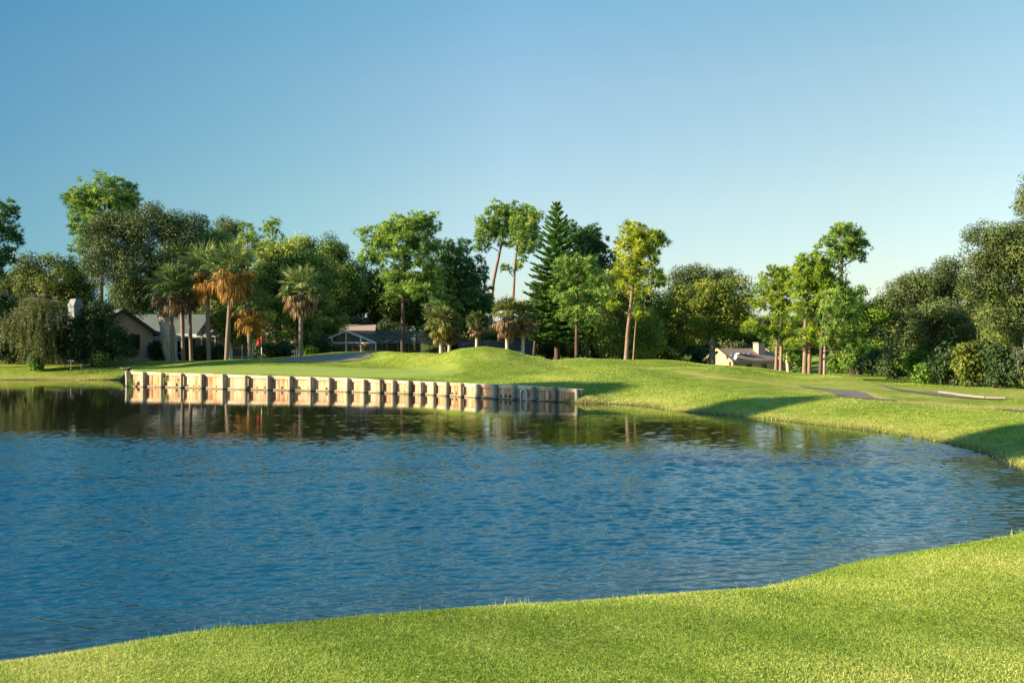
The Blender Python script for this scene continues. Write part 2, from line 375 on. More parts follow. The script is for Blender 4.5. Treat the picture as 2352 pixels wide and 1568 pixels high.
def axis(parts):
    out = []
    for a, b, s in parts: out += list(np.arange(a, b-1e-6, s))
    return np.array(out+[parts[-1][1]])
PATHLINE = [(1560, 853), (1607, 861), (1700, 872), (1800, 884), (1890, 893), (1960, 899), (1998, 908), (2030, 919), (2120, 924), (2250, 934), (2352, 945)]
def line_dist(x, y, L):
    best = np.full(np.shape(x), 1e9)
    for a, b in zip(L[:-1], L[1:]):
        a = np.array(a[:2]); b = np.array(b[:2]); e = b-a; t = np.clip(((x-a[0])*e[0]+(y-a[1])*e[1])/(e@e), 0, 1)
        best = np.minimum(best, np.hypot(x-a[0]-t*e[0], y-a[1]-t*e[1]))
    return best
PATHW = [ray_ground(a, b, 30) for a, b in PATHLINE]
def build_ground():
    xs = axis([(-1600, -200, 200), (-200, -60, 10), (-60, -26, 1), (-26, 14, .2), (14, 36, .4), (36, 70, 2), (70, 200, 10), (200, 1600, 200)])
    ys = axis([(-300, -40, 20), (-40, 3, 1.5), (3, 14.5, .1), (14.5, 38, .35), (38, 62, .2), (62, 82, .4), (82, 120, 1.5), (120, 300, 15), (300, 2000, 170)])
    X, Y = np.meshgrid(xs, ys); x, y = X.ravel(), Y.ravel()
    z, d, idx = ground_z(x, y, True)
    far = np.maximum(np.hypot(x, y-40)-150, 0); z = z*np.exp(-far/200)+1.0*(1-np.exp(-far/200))
    nx, ny = len(xs), len(ys); i = np.arange(ny-1)[:, None]*nx+np.arange(nx-1)[None]
    Q = np.stack([i, i+1, i+nx+1, i+nx], -1).reshape(-1, 4)
    g = Geo(); g.add(np.stack([x, y, z], 1), Q)
    gr = sstep(1.2, 2.0, d)*sstep(0, .35, 1-(((x+13.0)/10.5)**2+((y-(59.5-.40*(x+13)))/5.6)**2))*(y > 40)
    dry = np.exp(-(line_dist(x, y, PATHW)/.40)**2)*.95
    dry = np.maximum(dry, .55*np.exp(-(np.maximum(d, 0)/.9)**2)*((idx >= NWALL) & (idx != LASTSEG))*(y > 14))
    dry = np.maximum(dry, .18*(u_right(x, y)))
    mud = np.exp(-(np.maximum(d, 0)/(.26+.10*np.sin(x*1.3)*np.sin(y*1.1)))**2)*(d > -3)
    o = g.build('ground', MAT['lawn'], smooth=True, attrs={'green': gr, 'dry': dry, 'mud': mud}); tag(o, kind='structure')
def u_right(x, y): return sstep(9, 20, x)*sstep(30, 36, y)*(1-sstep(50, 60, y))
build_ground()
WAVE_SLOPE = .195
def build_water():
    # rows get coarser with distance, like the ripples they have to carry
    DU = .0017
    us = axis([(-6, -1.2, .3), (-1.2, -.6, .02), (-.6, .58, DU), (.58, 1.0, .02), (1.0, 2.2, .3)])
    yr = [6.0]
    while yr[-1] < 36: yr.append(yr[-1]*(1+DU))
    while yr[-1] < 72: yr.append(yr[-1]+.16)
    U, Y = np.meshgrid(us, np.array(yr)); x, y = (U*np.minimum(Y, 72)).ravel(), Y.ravel()
    xc = np.arange(-60, 40, .5); yc = np.arange(-25, 74, .5); XC, YC = np.meshgrid(xc, yc); dc, _, _ = pond_dist(XC.ravel(), YC.ravel()); dc = dc.reshape(XC.shape)
    def dist(x, y):
        fx = np.clip((x+60)/.5, 0, len(xc)-1.001); fy = np.clip((y+25)/.5, 0, len(yc)-1.001); ix, iy = fx.astype(int), fy.astype(int); fx, fy = fx-ix, fy-iy
        return (dc[iy, ix]*(1-fx)+dc[iy, ix+1]*fx)*(1-fy)+(dc[iy+1, ix]*(1-fx)+dc[iy+1, ix+1]*fx)*fy
    d = dist(x, y)
    nx = len(us); i = np.arange(len(yr)-1)[:, None]*nx+np.arange(nx-1)[None]
    Q = np.stack([i, i+1, i+nx+1, i+nx], -1).reshape(-1, 4); Q = Q[(d[Q].min(1) < .5)]
    u, inv = np.unique(Q, return_inverse=True); Q = inv.reshape(-1, 4); x, y, d = x[u], y[u], d[u]
    rng = np.random.default_rng(77); N = 60; z = np.zeros(len(x))
    warp = 2.6*np.sin(x*.21+.7)+1.5*np.sin(x*.47+y*.2)+.8*np.sin(x*1.1+1)
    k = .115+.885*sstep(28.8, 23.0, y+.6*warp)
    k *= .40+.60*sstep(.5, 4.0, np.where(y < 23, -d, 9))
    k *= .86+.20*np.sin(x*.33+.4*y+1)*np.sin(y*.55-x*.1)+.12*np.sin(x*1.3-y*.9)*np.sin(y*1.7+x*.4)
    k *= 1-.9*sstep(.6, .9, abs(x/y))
    step = DU*y+.02*(y > 36)*y/36; step = np.where(y > 36, np.maximum(DU*y, .16), DU*y)
    for i in range(N):
        lam = .062*(.38/.062)**rng.uniform(); th = rng.normal(0, .55); s_ = WAVE_SLOPE*math.sqrt(2/N)*rng.uniform(.6, 1.4)
        kk = 2*PI/lam; ph = rng.uniform(0, 2*PI); q = kk*(x*math.sin(th)+y*math.cos(th))+ph
        z += sstep(2.6, 4.2, lam/step)*s_/kk*(np.sin(q)+.22*np.cos(2*q))
    z *= k
    g = Geo(); g.add(np.stack([x, y, z], 1), Q)
    xs = np.arange(-60, 15, 2.0); ys = axis([(-25, 6, 2)]); X, Y = np.meshgrid(xs, ys); x2, y2 = X.ravel(), Y.ravel(); d2 = dist(x2, y2)
    i = np.arange(len(ys)-1)[:, None]*len(xs)+np.arange(len(xs)-1)[None]; Q = np.stack([i, i+1, i+len(xs)+1, i+len(xs)], -1).reshape(-1, 4)
    g.add(np.stack([x2, y2, x2*0], 1), Q[d2[Q].min(1) < 1.5])
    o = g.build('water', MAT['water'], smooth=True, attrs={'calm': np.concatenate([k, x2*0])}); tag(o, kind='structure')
build_water()

def strip(name, far, near, mat, lift=.03, nu=60, nv=8, y0=20):
    A = np.array([ray_ground(*p, y0) for p in far]); B = np.array([ray_ground(*p, y0) for p in near])
    def res(P):
        s = np.concatenate([[0], np.cumsum(np.linalg.norm(np.diff(P, axis=0), axis=1))]); t = np.linspace(0, s[-1], nu)
        return np.stack([np.interp(t, s, P[:, k]) for k in range(3)], 1)
    A, B = res(A), res(B); v = np.linspace(0, 1, nv)
    P = A[:, None]*(1-v)[None, :, None]+B[:, None]*v[None, :, None]; P = P.reshape(-1, 3)
    P[:, 2] = ground_z(P[:, 0], P[:, 1])+lift
    i = np.arange(nu-1)[:, None]*nv+np.arange(nv-1)[None]
    g = Geo(); g.add(P, np.stack([i, i+1, i+nv+1, i+nv], -1).reshape(-1, 4))
    return tag(g.build(name, mat, smooth=True), kind='structure')
strip('path', [(1837, 887.5), (1895, 893.0), (1962, 898), (1987, 904), (2002, 912), (2019, 917), (2058, 920)],
      [(1837, 889.0), (1885, 895.5), (1914, 903), (1921.6, 910.6), (1952, 914.5), (2010, 918.5), (2058, 921.5)], MAT['asphalt'])
strip('path', [(2285, 940.2), (2352, 944), (2440, 948)], [(2285, 940.8), (2352, 947), (2440, 953)], MAT['asphalt'])
strip('path', [(2017, 883), (2074.5, 896), (2157, 902.5), (2207, 910), (2300, 916)], [(2030, 890), (2065, 897.5), (2137, 907.5), (2212, 915), (2300, 919)], MAT['asphalt'])
strip('sand', [(618, 830.5), (674, 822), (696, 819.6), (761, 814), (820, 811), (846, 811.5), (855, 816)],
      [(621, 831.5), (660, 832), (686, 832), (773.5, 831), (815, 829), (842, 824), (855, 817.5)], MAT['sand'], nv=14)
# pale kerb along the far path
def kerb():
    L = [ray_ground(*p, 25) for p in [(2158, 903), (2185, 906), (2208, 910), (2264, 916), (2310, 916.5)]]
    g = Geo()
    for i, (a, b) in enumerate(zip(L[:-1], L[1:])):
        up = np.array([0, 0, .05]); g.beam(a+up, b+up, .12, .07 if i < 3 else .04)
    tag(g.build('path_kerb', MAT['concrete']), 'pale concrete kerb edging the cart path before the right woods', 'kerb')
kerb()

# ------------------------------------------------------------------ the timber wall round the green
def build_wall():
    P = np.array(WALL); top = np.array(WTOP)
    seg = np.linalg.norm(np.diff(P, axis=0), axis=1); s = np.concatenate([[0], np.cumsum(seg)])
    def at(t): return np.array([np.interp(t, s, P[:, 0]), np.interp(t, s, P[:, 1])]), float(np.interp(t, s, top))
    def s_of_px(px):
        tt = np.linspace(0, s[-1], 4000); q = np.stack([np.interp(tt, s, P[:, 0]), np.interp(tt, s, P[:, 1])], 1)
        return tt[np.argmin(abs(q[:, 0]/q[:, 1]*F+1176-px))]
    root = empty('retaining_wall', (P[0][0], P[0][1], 0), 'long curved timber retaining wall holding the putting green above the pond', 'retaining wall')
    rng = np.random.default_rng(5)
    def nrm(t):
        a, _ = at(max(0, t-.3)); b, _ = at(min(s[-1], t+.3)); e = unit(b-a); return np.array([e[0], e[1]]), np.array([e[1], -e[0]])
    face = Geo(); t = 0
    while t < s[-1]-.02:                                          # upright boards
        w = rng.uniform(.15, .21); t2 = min(t+w, s[-1]); a, za = at(t); b, zb = at(t2); e, nn = nrm((t+t2)/2)
        off = nn*rng.uniform(-.006, .006); a3 = np.array([*(a+off), -.5]); e3 = np.array([*(b-a)*.965, 0])
        face.box(a3, e3, np.array([*(-nn*.05), 0]), (0, 0, min(za, zb)+.46), rng.uniform(0, 1)); t = t2
    face.build('plank_face', MAT['plank'], root)
    topb, botb, cap = Geo(), Geo(), Geo(); N = 46
    ts = np.linspace(0, s[-1], N+1)
    for t0, t1 in zip(ts[:-1], ts[1:]):
        (a, za), (b, zb) = at(t0), at(t1); e, nn = nrm((t0+t1)/2); n3 = np.array([*nn, 0]); tn = rng.uniform(.2, .8)
        a3, b3 = np.array([*a, za]), np.array([*b, zb]); d = (b3-a3)
        topb.box(a3+n3*.012+np.array([0, 0, -.135]), d, n3*.05, (0, 0, .115), tn)
        botb.box(np.array([*a, -.14])+n3*.012, np.array([d[0], d[1], 0]), n3*.07, (0, 0, .22), tn)
        cap.box(a3-n3*.22+np.array([0, 0, -.018]), d, n3*.29, (0, 0, .04), tn)
    topb.build('top_rail', MAT['beam_wood'], root); botb.build('bottom_rail', MAT['beam_wood'], root); cap.build('cap_board', MAT['beam_wood'], root)
    for px in (294, 335, 376, 421.5, 469, 518, 569, 620, 670, 718, 761, 803, 842, 878, 908, 943, 972, 1001.6, 1031.5, 1065, 1102, 1142, 1185, 1230, 1277, 1330):
        t = s_of_px(px); (c, zt) = at(t); e, nn = nrm(t); c = c+nn*.15; g = Geo(); r = rng.uniform(.098, .118)
        lean = (-.06, .02) if px < 300 else rng.uniform(-.015, .015, 2)
        zz = zt+rng.uniform(.0, .05)
        g.tube([[c[0], c[1], -.7], [c[0]+lean[0]*.5, c[1]+lean[1]*.5, zz*.5], [c[0]+lean[0], c[1]+lean[1], zz-.015], [c[0]+lean[0], c[1]+lean[1], zz]], [r*1.03, r, r*.98, r*.86], 10, rng.uniform(.1, .9))
        g.build('post', MAT['post_wood'], root, smooth=False)
build_wall()
def low_wall():
    a = W(291, 846, 71.0); b = W(245, 844.5, 73.5); a[2] = .74; b[2] = .78
    root = empty('low_timber_wall', (a[0], a[1], .5), 'short low timber wall on the left bank behind the end of the long retaining wall', 'retaining wall')
    rng = np.random.default_rng(8); d = b-a; n = np.array([-d[1], d[0], 0]); n = -unit(n) if n[1] > 0 else unit(n)
    g = Geo()
    for i in range(22):
        p = a+d*i/22; g.box(p-np.array([0, 0, .75]), d/22*.96, -n*.05, (0, 0, .73), rng.uniform(0, 1))
    g.build('plank_face', MAT['plank'], root)
    g = Geo(); g.beam(a, b, .25, .06, .6); c = W(345, 839.5, 75); c[2] = gz(c[0], c[1])+.0; g.beam(a, c, .16, .06, .3)
    g.build('cap_board', MAT['beam_wood'], root)
    for f in (.06, .42, .8):
        p = a+d*f+n*.12; g = Geo(); g.tube([p-np.array([0, 0, .9]), p+np.array([0, 0, .02])], [.12, .11], 10, rng.uniform(.2, .8)); g.build('post', MAT['post_wood'], root)
low_wall()
def drain():
    c = W(1207, 913, 45.0); c[2] = .02; g = Geo(); P = np.array(WALL); e = unit(P[6]-P[5]); n = np.array([e[1], -e[0], 0]); c = c+n*.12
    th = np.linspace(0, PI, 12)
    g.tube([c+np.array([*(e*.17*math.cos(q)), .30+.17*math.sin(q)]) for q in th], .045, 8)
    for sx in (-1, 1): g.tube([c+np.array([*(e*.17*sx), -.3]), c+np.array([*(e*.17*sx), .30])], .045, 8)
    o = g.build('drain_pipe', MAT['metal_grey'], smooth=True); tag(o, 'grey arched drain pipe fixed on the shaded end of the timber wall', 'pipe')
drain()
def flag():
    b = ray_ground(601, 839.5, 50); H = (839.5-772)/F*b[1]
    root = empty('flagstick', b, 'thin golf flagstick with a limp red flag standing on the green', 'golf flag')
    for nm, m_, a_, z_ in (('pole', MAT['dark_trim'], -.05, .38), ('pole_band', MAT['white'], .38, .62), ('pole', MAT['dark_trim'], .62, 1.0)):
        g = Geo(); g.tube([b+np.array([0, 0, H*max(a_, 0)-(.05 if a_ < 0 else 0)]), b+np.array([0, 0, H*z_])], .022, 8); g.build(nm, m_, root, True)
    g = Geo(); nu, nv = 12, 8; V = []
    for i in range(nu):
        u = i/(nu-1)
        for j in range(nv):
            v = j/(nv-1); V.append(b+np.array([-.02-.40*u*(.75+.15*v), .07*math.sin(u*7+v*2)*u, H-.03-.42*v*(1-.25*u)-.46*u*u*.85]))
    i = np.arange(nu-1)[:, None]*nv+np.arange(nv-1)[None]
    g.add(V, np.stack([i, i+1, i+nv+1, i+nv], -1).reshape(-1, 4)); g.build('cloth', MAT['flag_red'], root, True)
flag()

# ------------------------------------------------------------------ tree builders
def ell_points(rng, n, c, r, lo=.45):
    D = rdir(rng, n); f = rng.uniform(lo**2, 1, n)**.5
    return c+D*r*f[:, None], D
def bez(a, b, bend, n=6):
    t = np.linspace(0, 1, n)[:, None]; m = (a+b)/2+bend
    return (1-t)**2*a+2*t*(1-t)*m+t**2*b
def world_blobs(blobs, Y, depth=.85):
    out = []
    for q in blobs:
        dy = q[4] if len(q) > 4 else 0.0
        c = W(q[0], q[1], Y)+np.array([0, dy, 0]); rx, rz = q[2]*Y/F, q[3]*Y/F
        out.append((c, np.array([rx, min(rx, 4.5)*depth if rx > 1 else rx, rz])))
    return out
def trunk_curve(trunk, Y, rs=1.0):
    P = np.array([W(a, b, Y) for a, b, r in trunk]); R = np.array([r for _, _, r in trunk])
    P[0, 2] = min(P[0, 2], gz(P[0, 0], P[0, 1]))-.15
    n = max(8, 4*len(P)); s = np.linspace(0, len(P)-1, n); k = np.arange(len(P))
    Q = np.stack([np.interp(s, k, P[:, j]) for j in range(3)], 1); r = np.interp(s, k, R)
    for j in range(3): Q[1:-1, j] = (Q[:-2, j]+2*Q[1:-1, j]+Q[2:, j])/4
    r = r*rs*(1+.35*np.exp(-np.arange(n)/.8)); return Q, r
def limbs_to(g, TP, TR, blobs, clumps, rng, lim=.35, twigs=70, up=.25, tw=.03, n=5):
    """limbs from the trunk to each blob, twigs from the limbs to the clumps"""
    pts = [TP[len(TP)//2:]]
    for c, r in blobs:
        below = TP[:, 2] < c[2]-abs(c[0]-TP[-1, 0])*.25; cand = np.nonzero(below)[0]
        i = cand[-1] if len(cand) else len(TP)//3
        a = TP[i]; L = np.linalg.norm(c-a); B = bez(a, c, np.array([0, 0, L*up*.5])+rng.normal(size=3)*L*.06, 7)
        r0 = min(TR[i]*(.7 if lim > .2 else .45), lim*.5); g.tube(B, np.linspace(r0, r0*.3, 7), n); pts.append(B[1:])
    pts = np.concatenate(pts)
    sel = rng.permutation(len(clumps))[:twigs]
    for k in sel:
        c = clumps[k]; i = np.argmin(np.linalg.norm(pts-c, axis=1)+np.maximum(0, pts[:, 2]-c[2])*.8); a = pts[i]
        L = np.linalg.norm(c-a)
        if L > .25: g.tube(bez(a, c, np.array([0, 0, -.06*L])+rng.normal(size=3)*L*.08, 4), [tw*(1+L*.25), tw*.8, tw*.55, tw*.3], 4, cap=False)

def make_broad(bl, TP, TR, rng, leaf, clump, dens, gT, gC, tip=.0, flat=.8, twigs=70, lo=.45, inner=1.0, up=.25, lim=.35):
    cl_all = []; 
    for c, r in bl:
        area = 4*PI*((r[0]*r[1])**1.6/3+(r[0]*r[2])**1.6/3+(r[1]*r[2])**1.6/3)**(1/1.6)
        n = max(4, int(area/(clump*clump*2.0)*inner)); C, D = ell_points(rng, n, c, np.maximum(r-clump*.3, r*.55), lo)
        cl_all.append(C)
    C = np.concatenate(cl_all)
    for c in C:
        rc = clump*rng.uniform(.5, 1.45); m = max(6, int(dens*4.2*rc*rc/(leaf*leaf*.55)))
        d = rdir(rng, m); f = rng.uniform(.12, 1, m)**.45
        P = c+d*np.array([1, 1, flat])*rc*f[:, None]
        N = unit(d*1.0+np.array([0, 0, .25])+rng.normal(size=(m, 3))*.40)
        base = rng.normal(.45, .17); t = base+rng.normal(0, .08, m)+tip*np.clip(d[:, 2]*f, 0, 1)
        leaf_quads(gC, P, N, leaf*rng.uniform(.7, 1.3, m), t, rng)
    if TP is not None: limbs_to(gT, TP, TR, bl, C, rng, lim, twigs, up, .02+.012*clump)
    return C
def broad(name, label, blobs, Y, trunk, mat, seed, bark='bark_dark', leaf=.24, clump=.8, dens=1.0, cat='tree', group=None, depth=.85, **kw):
    leaf *= .68
    rng = np.random.default_rng(seed); bl = world_blobs(blobs, Y, depth)
    gT, gC = Geo(), Geo(); TP, TR = trunk_curve(trunk, Y)
    gT.tube(TP, TR, 9)
    make_broad(bl, TP, TR, rng, leaf, clump, dens, gT, gC, **kw)
    root = empty(name, (TP[0][0], TP[0][1], gz(TP[0][0], TP[0][1])), label, cat, group)
    gT.build('trunk', MAT[bark], root, True); gC.build('crown', MAT[mat], root); return root

def pine(name, label, blobs, Y, trunk, mat, seed, bark='bark_pine', puff=.56, dens=.85, cat='tree', group=None, needles=95, twigs=120, depth=.85, width=.055, lo=.3, droop=0.0, extra=None):
    rng = np.random.default_rng(seed); bl = world_blobs(blobs, Y, depth)
    gT, gC = Geo(), Geo(); TP, TR = trunk_curve(trunk, Y, .54); gT.tube(TP, TR, 9)
    C = []
    for c, r in bl:
        vol = 4/3*PI*r[0]*r[1]*r[2]; n = max(5, int(dens*vol/(puff**3*4.2)+dens*4.4*(r[0]*r[2])/(puff*puff)))
        q, _ = ell_points(rng, n, c, np.maximum(r-puff*.3, r*.6), lo); C.append(q)
    C = np.concatenate(C)
    for c in C:
        R = puff*rng.uniform(.55, 1.3); m = int(needles*rng.uniform(.7, 1.3))
        sub = rdir(rng, 6)*R*.62*rng.uniform(.4, 1, (6, 1))*np.array([1, 1, .8]); o = sub[rng.integers(0, 6, m)]; d = unit(rdir(rng, m)+unit(o)*.5+np.array([0, 0, .22-droop]))
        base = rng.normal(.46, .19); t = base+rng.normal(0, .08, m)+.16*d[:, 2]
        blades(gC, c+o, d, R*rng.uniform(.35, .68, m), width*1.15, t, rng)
    limbs_to(gT, TP, TR, bl, C, rng, .17, twigs, .12, .024, 5)
    if extra: extra(gT, gC, rng, Y)
    root = empty(name, (TP[0][0], TP[0][1], gz(TP[0][0], TP[0][1])), label, cat, group)
    gT.build('trunk', MAT[bark], root, True); gC.build('crown', MAT[mat], root); return root

def frond(g, gp, a, d, L, rng, tint, fan=.95, segs=15, droop=.5, hang=False, wid=.07):
    """a fan leaf: stalk from a along d, then long narrow segments that droop at the tips"""
    e = a+d*L; gp.tube(bez(a, e, np.array([0, 0, -.05*L]), 4), [.03, .025, .02, .015], 4, cap=False)
    side = unit(np.cross(d, [0, 0, 1])+rng.normal(size=3)*.15)
    th = np.linspace(-1.25, 1.25, segs)+rng.normal(0, .05, segs)
    D = unit(d[None]*np.cos(th)[:, None]+side[None]*np.sin(th)[:, None]+np.array([0, 0, -.05]))
    l = fan*(1-.25*abs(th)/1.25)*rng.uniform(.85, 1.1, segs)
    mid = e+D*(l*.55)[:, None]; tip = mid+unit(D*(1-droop)+np.array([0, 0, -droop])+rng.normal(size=(segs, 3))*.06)*(l*.5)[:, None]
    nn = unit(np.cross(D, np.cross(side, d)[None]+rng.normal(size=(segs, 3))*.5))*wid*.5
    V = np.stack([np.broadcast_to(e, mid.shape)-nn*.3, np.broadcast_to(e, mid.shape)+nn*.3, mid+nn, mid-nn], 1).reshape(-1, 3)
    tt = tint+rng.normal(0, .06, segs)
    g.add(V, np.arange(4*segs).reshape(-1, 4), np.repeat(tt, 4))
    V = np.stack([mid-nn, mid+nn, tip], 1).reshape(-1, 3); g.add(V, np.arange(3*segs).reshape(-1, 3), np.repeat(tt, 3))
def palm(label, base, top, Y, r_px, seed, skirt='skirt_b', skirt_n=34, skirt_len=1.0, bark='bark_palm', green_n=34, r=.17, tone=.45, low=0.0, group='cabbage palms behind the green', size=1.0, fan_mat='palm'):
    rng = np.random.default_rng(seed); b = W(*base, Y); b[2] = min(b[2], gz(b[0], b[1]))-.1; t = W(*top, Y); S = r_px*Y/F
    gT, gC, gS, gP = Geo(), Geo(), Geo(), Geo()
    P = bez(b, t, np.array([rng.normal(0, .05), 0, 0]), 12); R = r*np.linspace(1.18, .92, 12)*(1+rng.normal(0, .04, 12)); R[-2:] *= 1.25
    S *= size; R = R*.85; gT.tube(P, R, 10)
    for i in range(26):                                            # old leaf bases under the crown
        a = rng.uniform(0, 2*PI); f = rng.uniform(.82, 1.0); c = b+(t-b)*f; d = np.array([math.cos(a), math.sin(a), .9])
        gT.tube([c+d*r*.6, c+d*r*1.9], [.05, .02], 4, cap=False)
    for i in range(green_n):
        a = i*2.39996+rng.normal(0, .2); el = 1.35-1.55*((i+.5)/green_n)-low+rng.normal(0, .1)
        d = np.array([math.cos(a)*math.cos(el), math.sin(a)*math.cos(el), math.sin(el)])
        frond(gC, gP, t+np.array([0, 0, .05]), d, S*rng.uniform(.40, .62), rng, tone+.22*math.sin(el)+rng.normal(0, .10), fan=S*rng.uniform(.55, .72), droop=.22+.3*(el < .3), wid=.085)
    for i in range(skirt_n):
        a = i*2.39996+rng.normal(0, .3); el = .18-1.45*rng.uniform(0, 1)**.75
        d = np.array([math.cos(a)*math.cos(el), math.sin(a)*math.cos(el), math.sin(el)])
        frond(gS, gS, t-np.array([0, 0, .12+.25*rng.uniform()]), d, S*rng.uniform(.30, .62)*skirt_len, rng, rng.normal(.48, .18), fan=S*rng.uniform(.4, .66)*skirt_len, droop=rng.uniform(.7, .95), segs=17, wid=.07)
    root = empty('palm_tree', (b[0], b[1], gz(b[0], b[1])), label, 'palm tree', group)
    gT.build('trunk', MAT[bark], root, True); 
    gC.V += gP.V; gC.t += [np.full(len(v), .7, np.float32) for v in gP.V]; gC.Q += [q+gC.n for q in gP.Q]; gC.n += gP.n
    gC.build('crown', MAT[fan_mat], root)
    if skirt_n: gS.build('dead_fronds', MAT[skirt], root)
    return root

# ------------------------------------------------------------------ houses
def house_basis(A, b):                                            # ridge direction r, gable in-plane direction g
    return np.array([math.cos(b), math.sin(b), 0.0]), np.array([-math.sin(b), math.cos(b), 0.0])
def gable_roof(root, A, r, g, half, drop, L, mat, over=.35, th=.14, name='roof', trim=None):
    """ridge from A along r for L; slopes fall by drop over half along +g and -g"""
    ro = Geo(); a = A-r*over; z = np.array([0, 0, 1.])
    for s in (1, -1):
        e = g*s*half*1.0-z*drop
        q = [a, a+r*(L+2*over), a+r*(L+2*over)+e, a+e]
        if s > 0: q = q[::-1]
        n = np.cross(np.array(q[1])-q[0], np.array(q[2])-q[0])
        if n[2] < 0: q = q[::-1]
        ro.slab(q, th)
    o = ro.build(name, mat, root)
    if trim:
        t = Geo()
        for s in (1, -1):
            for k in (-over-.02, L+over+.02):
                p = A+r*k-z*.02; t.beam(p-z*.06, p+g*s*half-z*(drop+.06), .05, .24)
            p0 = A-r*over+g*s*(half+.03)-z*(drop+.08); t.beam(p0, p0+r*(L+2*over), .06, .2)
        t.build('fascia', trim, root)
    return o
def gable_wall(root, A, r, g, half, drop, L, zg, mat, inset=.12):
    """walls under a gable roof, ground at zg"""
    w = Geo(); z = np.array([0, 0, 1.]); sc = 1-inset
    k = half*sc; dz = drop*sc
    def P(u, v, h): q = A+r*u+g*v; return np.array([q[0], q[1], h])
    ze = A[2]-dz-.16; za = A[2]-.16
    for u, f in ((0, 1), (L, -1)):
        w.quad(P(u, -k, zg), P(u, k, zg), P(u, k, ze), P(u, -k, ze)); w.add([P(u, -k, ze), P(u, k, ze), P(u, 0, za)], [[0, 1, 2]])
    for v in (-k, k): w.quad(P(0, v, zg), P(L, v, zg), P(L, v, ze), P(0, v, ze))
    return w.build('wall', mat, root), P, k, ze
def window(root, c, ax, n, w, h, mat_f, mat_g, name='window', fr=.07):
    """c centre on the wall, ax along the wall, n outward"""
    z = np.array([0, 0, 1.]); f = Geo()
    for s in (-1, 1):
        f.cbox(c+ax*s*(w/2)+n*.03, ax*fr, n*.1, z*(h+fr)); f.cbox(c+z*s*(h/2)+n*.032, ax*(w-fr), n*.1, z*fr)
    o = f.build(name, mat_f, root); p = Geo(); p.cbox(c+n*.012, ax*(w-fr*.6), n*.03, z*(h-fr*.6)); p.build('pane', mat_g, o); return o

